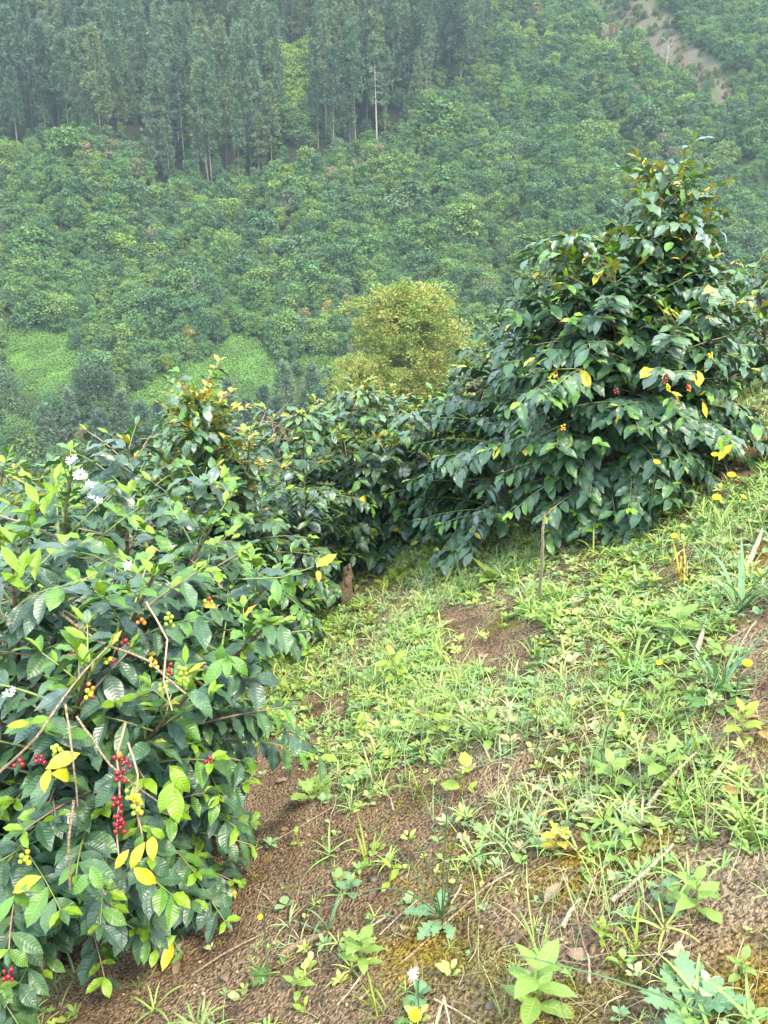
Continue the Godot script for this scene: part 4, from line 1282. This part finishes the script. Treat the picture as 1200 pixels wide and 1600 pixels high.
	for h in [
		["big arching clump of broad grass in the middle of the right bank", Vector2(0.848, 2.431), 16, 0.26, "pale", "arching grass clump"],
		["bluish clump of long grass blades at the right edge", Vector2(1.021, 2.112), 16, 0.3, "blue", "bluish grass clump"],
		["tall bluish grass on the upper right bank", Vector2(1.223, 2.482), 16, 0.32, "blue", "tall bank grass"],
		["pale grass clump arching out at the lower right edge", Vector2(0.834, 1.486), 14, 0.2, "pale", "edge grass clump"],
		["grass with few long blades left of the edge grass clump", Vector2(0.765, 1.647), 8, 0.18, "pale", "few bladed grass"],
		["bluish grass blades bent at the bottom left corner", Vector2(-1.056, 1.992), 8, 0.14, "blue", "corner grass"],
		["bright grass tuft beneath the stake on the path", Vector2(0.786, 3.294), 14, 0.16, "lime", "stake grass"],
		["yellowing grass tuft on the upper bank", Vector2(1.201, 2.945), 14, 0.2, "yellow", "yellowing grass"],
		["small fine grass tuft on bare soil below the spiky rosette", Vector2(-0.206, 2.116), 9, 0.08, "lime", "fine soil grass"],
		["thin grass tuft at the bottom right among dry sticks", Vector2(0.456, 1.505), 6, 0.1, "pale", "thin stick grass"],
		["single bright grass shoot standing on the bare soil", Vector2(-0.426, 2.147), 4, 0.07, "lime", "single grass shoot"],
		["grass clump at the upper right below the yellow flowers", Vector2(1.456, 3.217), 18, 0.22, "pale", "flower grass"],
		["lime grass tuft on the path beyond the lobed rosette", Vector2(0.364, 2.978), 10, 0.12, "lime", "path grass"],
	]:
		var p: Vector2 = h[1]
		tuft(h[0], p.x, p.y, h[2], h[3], h[4], "grass tufts on the slope")
		mark(p, h[5])
	# feathery clump where the path drops away
	var fp := Vector2(0.169, 4.821)
	var fern := thing("feathery_plant", "feathery bright green clump where the path drops away", "fern", ground(fp.x, fp.y))
	for k in 90:
		var b := TAU * k / 90 * 7.0 + rf(-0.3, 0.3)
		var up := rf(0.3, 1.8)
		var x := frame_of(Vector3(cos(b), up, sin(b)), Vector3(-cos(b) * up, 1, -sin(b) * up), Vector3.ONE * rf(0.07, 0.17))
		x.origin = Vector3(rf(-0.25, 0.25), 0, rf(-0.1, 0.2))
		x.origin.y = ground(fp.x + x.origin.x, fp.y - x.origin.z).y - ground(fp.x, fp.y).y
		put("frond", MESH.frond, M.weed.lime, fern, x)
	mark(fp, "feathery clump")
	# yellow flowers on wiry stalks
	for h in [
		["yellow flower on a thin stalk over bare soil at bottom left", Vector2(-0.316, 1.703), Vector3(-0.238, 0.352, -1.245), 0.011, true, "bottom left flower"],
		["bright yellow flower head cut by the bottom edge", Vector2(0.074, 1.359), Vector3(0.050, 0.391, -0.997), 0.013, false, "bottom edge flower"],
		["orange yellow bud hanging beside the spreading pale weed", Vector2(0.641, 2.011), Vector3(0.583, 0.524, -1.706), 0.012, true, "yellow bud"],
		["yellow flower low between grass blades near the right edge", Vector2(1.033, 2.055), Vector3(0.916, 0.626, -1.785), 0.014, false, "low edge flower"],
		["yellow flower on a tall stalk by the bush foot, left one of three", Vector2(1.264, 3.553), Vector3(1.180, 0.839, -3.291), 0.019, false, "left tall flower"],
		["yellow flower on a tall stalk by the bush foot, highest of three", Vector2(1.509, 3.489), Vector3(1.454, 0.862, -3.349), 0.019, false, "highest tall flower"],
		["yellow flower on the bank, rightmost and lowest of three tall ones", Vector2(1.549, 3.381), Vector3(1.482, 0.796, -3.228), 0.021, false, "right tall flower"],
		["small yellow flower at the right edge above the grass", Vector2(1.530, 3.226), Vector3(1.392, 0.779, -2.913), 0.014, false, "small edge flower"],
		["pair of small pale yellow flowers over the flower grass", Vector2(1.475, 3.365), Vector3(1.290, 0.776, -2.912), 0.02, false, "pale yellow flower"],
		["small yellow flower low on the bank under the tall ones", Vector2(1.311, 3.323), Vector3(1.164, 0.604, -2.969), 0.016, false, "bank flower"],
		["tiny yellow flower in the grass above the arching grass clump", Vector2(0.924, 2.386), Vector3(0.747, 0.561, -1.922), 0.01, false, "tiny grass flower"],
	]:
		var p: Vector2 = h[1]
		hawkweed(h[0], p.x, p.y, h[2], h[3], h[4])
		mark(p, h[5])
	# long wiry stems that rise from the bluish rosette and lie over the path
	var root := Vector2(0.149, 1.659)
	var wires := [[Vector3(0.053, 0.434, -1.371), "leaning left"], [Vector3(0.136, 0.480, -1.435), "leaning up the path"], [Vector3(0.161, 0.453, -1.397), "rising straight"], [Vector3(-0.071, 0.356, -1.298), "lying left over soil"], [Vector3(-0.056, 0.401, -1.466), "lying far over the path"], [Vector3(0.205, 0.442, -1.321), "leaning uphill"]]
	for w in wires:
		var a := ground(root.x, root.y)
		var s := Shape.new()
		var path := PackedVector3Array()
		for j in 10:
			var t := j / 9.0
			path.append((w[0] - a) * t + Vector3(0, sin(PI * t) * 0.05, 0))
		s.tube(path, 0.0022, 0.0012, 5)
		tag(put("wiry_stem", s.done(), M.weed.blue, self, Transform3D(Basis(), a)), "long wiry bluish stem from the bluish lobed rosette, " + w[1], "stem", "wiry stems over the path")
	var ca := ground(Vector2(0.596, 1.123).x, Vector2(0.596, 1.123).y)
	stick("long bluish stem arching from the corner rosette across the large pale weed", ca + Vector3(0, 0.02, 0), Vector3(0.207, 0.487, -1.023), 0.0022, M.weed.blue, "wiry stems over the path", "wiry_stem")
	# wood
	stick("pale thin stake standing upright in the grass before the tall bush", ground(Vector2(0.719, 3.346).x, Vector2(0.719, 3.346).y) - Vector3(0, 0.02, 0), Vector3(0.641, 0.690, -2.992), 0.009, M.pale_stick, "", "wooden_stake")
	mark(Vector2(0.719, 3.346), "upright stake")
	var sp := Vector2(-0.254, 4.778)
	var stump := Shape.new()
	stump.tube(PackedVector3Array([Vector3(0, -0.05, 0), Vector3(0.01, 0.06, 0), Vector3(0, 0.13, 0), Vector3(0.014, 0.16, 0.01), Vector3(0.02, 0.2, 0), Vector3(0.02, 0.24, 0), Vector3(0.035, 0.28, 0)]), 0.062, 0.006, 11)
	for k in stump.v.size():
		stump.v[k] += Vector3(grit.get_noise_3dv(stump.v[k] * 3.0), 0.6 * grit.get_noise_3dv(stump.v[k] * 3.0 + Vector3(9, 0, 0)), grit.get_noise_3dv(stump.v[k] * 3.0 + Vector3(0, 9, 0))) * 0.05
	tag(put("stump", stump.done(), M.bark, self, Transform3D(Basis(), ground(sp.x, sp.y))), "splintered mossy stump at the path's left edge", "stump")
	mark(sp, "splintered stump")
	for h in [
		["long thin dry branch lying below the bluish lobed rosette", Vector2(-0.061, 1.485), Vector2(0.275, 1.695), 0.004, "stick"],
		["short thick brown stick on bare soil at bottom middle", Vector2(-0.285, 1.761), Vector2(-0.159, 1.764), 0.011, "stick"],
		["dry forked stick crossing the straw beside the yellow orange weed", Vector2(0.346, 1.779), Vector2(0.612, 1.971), 0.005, "stick"],
		["pale dry stick among moss at lower right", Vector2(0.520, 1.478), Vector2(0.680, 1.555), 0.006, "pale_stick"],
		["pale stick lying between the arching grass and the bluish grass", Vector2(1.019, 2.311), Vector2(1.125, 2.508), 0.011, "pale_stick"],
		["weathered pale stick on the upper right bank", Vector2(1.369, 2.773), Vector2(1.540, 3.017), 0.012, "pale_stick"],
		["thin dry stem lying across the moss at lower right", Vector2(0.540, 1.340), Vector2(0.601, 1.178), 0.003, "stick"],
		["dark stick lying on soil at bottom left", Vector2(-0.556, 1.814), Vector2(-0.335, 1.854), 0.004, "stick"],
		["old branch lying at the path's left edge by the stump", Vector2(-0.521, 4.476), Vector2(-0.270, 4.315), 0.014, "stick"],
		["dry bent twig across the bare soil left of middle", Vector2(-0.452, 2.332), Vector2(-0.181, 2.363), 0.0025, "pale_stick"],
		["dry branch crossing in front of the dense pale weed", Vector2(0.676, 1.726), Vector2(0.849, 1.851), 0.006, "pale_stick"],
		["broken pale stick in front of the three leaved seedling", Vector2(0.411, 1.469), Vector2(0.458, 1.515), 0.007, "pale_stick"],
	]:
		ground_stick(h[0], h[1], h[2], h[3], M[h[4]])
	# --- things one can count but that look much alike: each named by what it stands next to
	var n := 0
	var tries := 0
	var pick := ["herb", "herb", "rosette", "tuft", "tuft", "tuft", "round", "herb", "lobed"]
	while n < 300 and tries < 9000:
		tries += 1
		var f := 0.9 + 4.9 * pow(rng.randf(), 0.8)
		var x := rf(-0.32, 0.58) * (f + 0.5) - 0.05
		if rng.randf() > green(x, f) * 0.95 or x < -0.55 and f < 2.6 or x < -0.15 * f: continue
		var at := ground(x, f)
		if not in_frame(at, 1.08): continue
		n += 1
		var kind: String = pick[rng.randi() % pick.size()]
		var tone: String = ["pale", "lime", "pale", "mid", "blue", "lime"][rng.randi() % 6]
		var word: String = {"pale": "pale green", "lime": "lime green", "mid": "mid green", "blue": "bluish green"}[tone]
		var big := rf(0.7, 1.3)
		var size := "small " if big < 0.9 else "larger " if big > 1.15 else ""
		var spot := where(at)
		match kind:
			"herb": herb(size + word + " upright weed " + spot, x, f, 0.06 * big, 0.05 * big, tone, {"pairs": 2 + rng.randi() % 3, "name": "small_weed", "group": "small weeds on the slope"})
			"round": herb(size + word + " round leaved weed " + spot, x, f, 0.05 * big, 0.04 * big, tone, {"pairs": 3, "shape": "round", "name": "round_leaved_weed", "group": "small weeds on the slope"})
			"rosette": rosette(size + word + " rosette of plain leaves " + spot, x, f, 7, 0.06 * big, tone, "lance", 0.5, {"name": "small_rosette", "group": "small weeds on the slope"})
			"lobed": rosette(size + word + " rosette of toothed leaves " + spot, x, f, 7, 0.065 * big, tone, "lobed", 0.5, {"name": "small_rosette", "group": "small weeds on the slope"})
			"tuft": tuft(size + word + " grass tuft " + spot, x, f, 6 + rng.randi() % 5, 0.13 * big, tone, "grass tufts on the slope")
	# fallen leaves, stones and twigs
	for k in 130:
		var f := 0.95 + 3.6 * pow(rng.randf(), 1.1)
		var x := rf(-0.36, 0.56) * (f + 0.4)
		var up := slope_up(x, f)
		var y := frame_of(rdir().cross(up), up + rdir() * 0.35, Vector3.ONE * rf(0.035, 0.075))
		y.origin = ground(x, f) + up * 0.006
		var v := rng.randi() % 4
		tag(put("fallen_leaf", LEAF[rng.randi() % 5], M.dead_leaf[v], self, y), ["brown", "pale tan", "dark brown", "orange"][v] + " fallen leaf " + where(y.origin), "fallen leaf", "fallen leaves on the slope")
	for k in 80:
		var f := 0.95 + 2.6 * pow(rng.randf(), 1.2)
		var x := rf(-0.38, 0.56) * (f + 0.4)
		var s := Shape.new()
		var r := rf(0.004, 0.013)
		var p := PackedVector3Array()
		for j in 6:
			for q in 8:
				var d := Vector3(sin(PI * j / 5.0) * cos(TAU * q / 7.0), cos(PI * j / 5.0) * 0.65, sin(PI * j / 5.0) * sin(TAU * q / 7.0))
				p.append(d * r * (1.0 + 0.35 * lumps.get_noise_3dv(d * 1.2 + Vector3(k, 0, 0))))
		s.sheet(6, 8, p)
		var at := ground(x, f) + Vector3(0, r * 0.3, 0)
		tag(put("stone", s.done(), M.stone, self, Transform3D(Basis.from_euler(Vector3(0, rf(0, 6), 0)), at)), ("pebble " if r < 0.007 else "small brown stone ") + "lying " + where(at), "stone", "stones on the slope")
	for k in 90:
		var f := 1.0 + 3.0 * pow(rng.randf(), 1.1)
		var x := rf(-0.3, 0.56) * (f + 0.4)
		var a := rf(0, TAU)
		var l := rf(0.05, 0.17)
		var v := rng.randf() < 0.5
		ground_stick(("pale" if v else "brown") + (" short" if l < 0.1 else " long") + " dry twig lying " + where(ground(x, f)), Vector2(x, f), Vector2(x + cos(a) * l, f + sin(a) * l), rf(0.0015, 0.004), M.pale_stick if v else M.stick)
	var fluff := Shape.new()
	for k in 90:
		var d := rdir()
		fluff.spike(d * 0.002, d * rf(0.008, 0.016), d.cross(rdir()).normalized() * 0.0009, Color.WHITE)
	tag(put("seed_fluff", fluff.done(false), M.fluff, self, Transform3D(Basis(), Vector3(0.052, 0.330, -1.136))), "white tuft of seed fluff above the bottom edge flower", "seed fluff")

	# --- what nobody could count
	rng.seed = 55
	var minis := []
	for v in 4:
		var s := Shape.new()
		for k in int([6, 9, 5, 8][v]):
			var b := k * 2.4 + rf(-0.3, 0.3)
			var up := rf(0.2, 1.2)
			var w := rf(0.75, 1.2)
			var h := rf(0.0, 0.6) if v != 2 else 0.0
			var x := frame_of(Vector3(cos(b), up, sin(b)), Vector3(-cos(b) * up, 1, -sin(b) * up), Vector3.ONE * rf(0.6, 1.1))
			x.origin = Vector3(0, h, 0) + Vector3(cos(b), 0, sin(b)) * 0.1
			if v == 3:
				s.add(blade_shape(1.2, 0.3, 5, 0.035), x * Transform3D(Basis() * 2.2, Vector3.ZERO), Color(w, w, w))
			else:
				s.add(leaf_shape([0.3, 0.2, 0.38][v], 0.7, 0.2, 0, 0, 4, 2, 0.85, 0, 0.12), x, Color(w, w, w))
		minis.append(s.done())
	var cover_tones := [Color(0.32, 0.48, 0.11), Color(0.24, 0.42, 0.1), Color(0.42, 0.52, 0.12), Color(0.23, 0.37, 0.15), Color(0.38, 0.45, 0.2), Color(0.43, 0.37, 0.19)]
	var cover := thing("weed_cover", "low pale green carpet of tiny weeds over the slope", "ground cover")
	cover.set_meta("kind", "stuff")
	var pl := [[], [], [], []]
	var tn := [[], [], [], []]
	for k in 110000:
		var f := 0.1 + 6.3 * rng.randf()
		var x := rf(-0.45 * (f + 0.5) - 0.3, 0.66 * (f + 0.5) + 1.3)
		var d := green(x, f)
		if rng.randf() > d * d * (0.3 + 0.7 * smoothstep(1.3, 3.4, f)): continue
		var v := rng.randi() % 4
		var up := (slope_up(x, f) + Vector3.UP * 1.5).normalized()
		pl[v].append(Transform3D(Basis(Quaternion(Vector3.UP, up)) * Basis.from_euler(Vector3(rf(-0.3, 0.3), rf(0, TAU), 0)) * (0.011 + 0.03 * pow(rng.randf(), 2.0)) * (1.3 if v == 3 else 1.0), ground(x, f) - Vector3(0, 0.002, 0)))
		var c: Color = cover_tones[clampi(int((patch.get_noise_2d(x * 0.9 + 500, f * 0.9) * 0.5 + 0.5) * 6.0 + rng.randfn() * 1.3 - 0.4), 0, 5)]
		var w := rf(0.75, 1.15)
		tn[v].append(Color(c.r * w, c.g * w, c.b * w))
	for v in 4: scatter("cover_leaves", minis[v], M.cover, cover, pl[v], tn[v])
	# thin grass stems with seed heads
	var stem := Shape.new()
	for k in 4:
		var b := k * 2.4
		var l := blade_shape(0.6 + 0.3 * k, 0.2, 6, 0.008)
		stem.add(l, frame_of(Vector3(cos(b) * 0.35, 1, sin(b) * 0.35), Vector3(-cos(b), 0.3, -sin(b)), Vector3.ONE * rf(0.6, 1.0)), Color.WHITE)
	for k in 10:
		stem.kite(Vector3(0.05, 0.6 + 0.035 * k, 0.02), Vector3(rf(-0.05, 0.05), 0.05, rf(-0.05, 0.05)), Vector3(0.008, 0, 0.004), Color(1.3, 1.1, 0.9))
	var gl := []
	var gc := []
	for k in 8500:
		var f := 1.3 + 4.8 * rng.randf()
		var x := rf(-0.3 * (f + 0.5), 0.66 * (f + 0.5) + 1.3)
		if rng.randf() > green(x, f) * smoothstep(0.4, 0.7, patch.get_noise_2d(x * 0.8 + 800, f * 0.8) * 0.5 + 0.5): continue
		gl.append(Transform3D(Basis.from_euler(Vector3(rf(-0.35, 0.35), rf(0, TAU), rf(-0.35, 0.35))) * rf(0.06, 0.2), ground(x, f)))
		var w := rf(0.8, 1.15)
		gc.append([Color(0.3 * w, 0.45 * w, 0.14 * w), Color(0.38 * w, 0.46 * w, 0.16 * w), Color(0.24 * w, 0.38 * w, 0.16 * w), Color(0.46 * w, 0.4 * w, 0.23 * w)][rng.randi() % 4])
	tag(scatter("fine_grass", stem.done(), M.cover, self, gl, gc), "thin pale grass stems scattered through the weeds", "grass", "", "stuff")
	# dry straw
	var straw := Shape.new()
	straw.tube(PackedVector3Array([Vector3(-0.5, 0, 0), Vector3(-0.25, 0.02, 0.05), Vector3(0.0, 0.03, 0.08), Vector3(0.25, 0.03, 0.06), Vector3(0.5, 0.0, 0)]), 0.009, 0.005, 4, Color.WHITE)
	var sl := []
	var sc := []
	for k in 11000:
		var f := 0.1 + 5.3 * pow(rng.randf(), 1.1)
		var x := rf(-0.4 * (f + 0.5), 0.62 * (f + 0.5) + 1.3)
		var dens := smoothstep(0.45, 0.7, patch.get_noise_2d(x * 1.3 + 300, f * 1.3) * 0.5 + 0.5) * smoothstep(-0.5, 0.3, x) + 0.06 + 0.45 * smoothstep(-0.2, 0.6, x)
		if rng.randf() > dens: continue
		var up := (slope_up(x, f) + rdir() * 0.15).normalized()
		var l := rf(0.03, 0.15)
		var y := frame_of(rdir().cross(up), up, Vector3(l, 0.1 * rf(0.8, 1.6), 0.1 * rf(0.8, 1.6)))
		y.origin = ground(x, f) + up * rf(0.002, 0.012)
		sl.append(y)
		var w := rf(0.5, 1.1)
		sc.append([Color(0.4 * w, 0.31 * w, 0.2 * w), Color(0.28 * w, 0.19 * w, 0.12 * w), Color(0.46 * w, 0.4 * w, 0.25 * w)][rng.randi() % 3])
	tag(scatter("straw_litter", straw.done(), M.straw, self, sl, sc), "dry straw and broken stems littering the soil", "litter", "", "stuff")
	# crumbs of soil
	var clod := Shape.new()
	var cp := PackedVector3Array()
	for j in 5:
		for q in 7:
			var d := Vector3(sin(PI * j / 4.0) * cos(TAU * q / 6.0), cos(PI * j / 4.0) * 0.7, sin(PI * j / 4.0) * sin(TAU * q / 6.0))
			cp.append(d * (1.0 + 0.5 * lumps.get_noise_3dv(d * 1.1)))
	var cw := PackedColorArray()
	cw.resize(cp.size())
	cw.fill(Color.WHITE)
	clod.sheet(5, 7, cp, PackedVector2Array(), cw)
	var cl := []
	var cc := []
	for k in 9000:
		var f := 0.1 + 4.3 * pow(rng.randf(), 1.15)
		var x := rf(-0.6 * (f + 0.4), 0.6 * (f + 0.4) + 1.0)
		var r := 0.0014 + 0.005 * pow(rng.randf(), 4.0)
		cl.append(Transform3D(Basis.from_euler(Vector3(rf(0, 6), rf(0, 6), rf(0, 6))).scaled(Vector3(r * rf(0.7, 1.4), r, r * rf(0.7, 1.4))), ground(x, f) + Vector3(0, r * 0.3, 0)))
		var w := rf(0.4, 0.95)
		var c := soil_color(x, f)
		cc.append(Color(c.r * w, c.g * w, c.b * w))
	tag(scatter("soil_crumbs", clod.done(), tinted(mat(Color(1, 1, 1), 0.95, 0, 0.2)), self, cl, cc), "crumbs and clods of brown soil on the slope", "soil", "", "stuff")
	# moss cushions, yellow green
	var moss := Shape.new()
	for k in 36:
		var d := Vector3(rf(-1, 1), 0, rf(-1, 1))
		if d.length() > 1: d = d.normalized() * rng.randf()
		var w := rf(0.7, 1.3)
		moss.spike(d - Vector3(0, 0.05, 0), Vector3(rf(-0.15, 0.15), rf(0.2, 0.45) * (1.15 - d.length() * 0.7), rf(-0.15, 0.15)), Vector3(rf(-1, 1), 0, rf(-1, 1)).normalized() * 0.09, Color(w, w, w))
	var ml := []
	var mc := []
	for k in 9000:
		var f := 0.1 + 3.3 * rng.randf()
		var x := rf(-0.3 * (f + 0.4), 0.62 * (f + 0.4) + 1.0)
		var d := smoothstep(0.52, 0.68, patch.get_noise_2d(x * 1.6 + 140, f * 1.6 - 60) * 0.5 + 0.5) * smoothstep(-0.2, 0.5, x) + 0.04
		if rng.randf() > d: continue
		ml.append(Transform3D(Basis(Quaternion(Vector3.UP, slope_up(x, f))) * Basis.from_euler(Vector3(0, rf(0, TAU), 0)) * rf(0.012, 0.028), ground(x, f)))
		var w := rf(0.7, 1.2)
		mc.append([Color(0.36 * w, 0.31 * w, 0.03 * w), Color(0.24 * w, 0.26 * w, 0.04 * w)][rng.randi() % 2])
	tag(scatter("moss", moss.done(false), M.cover, self, ml, mc), "yellow green moss in patches on the damp soil", "moss", "", "stuff")
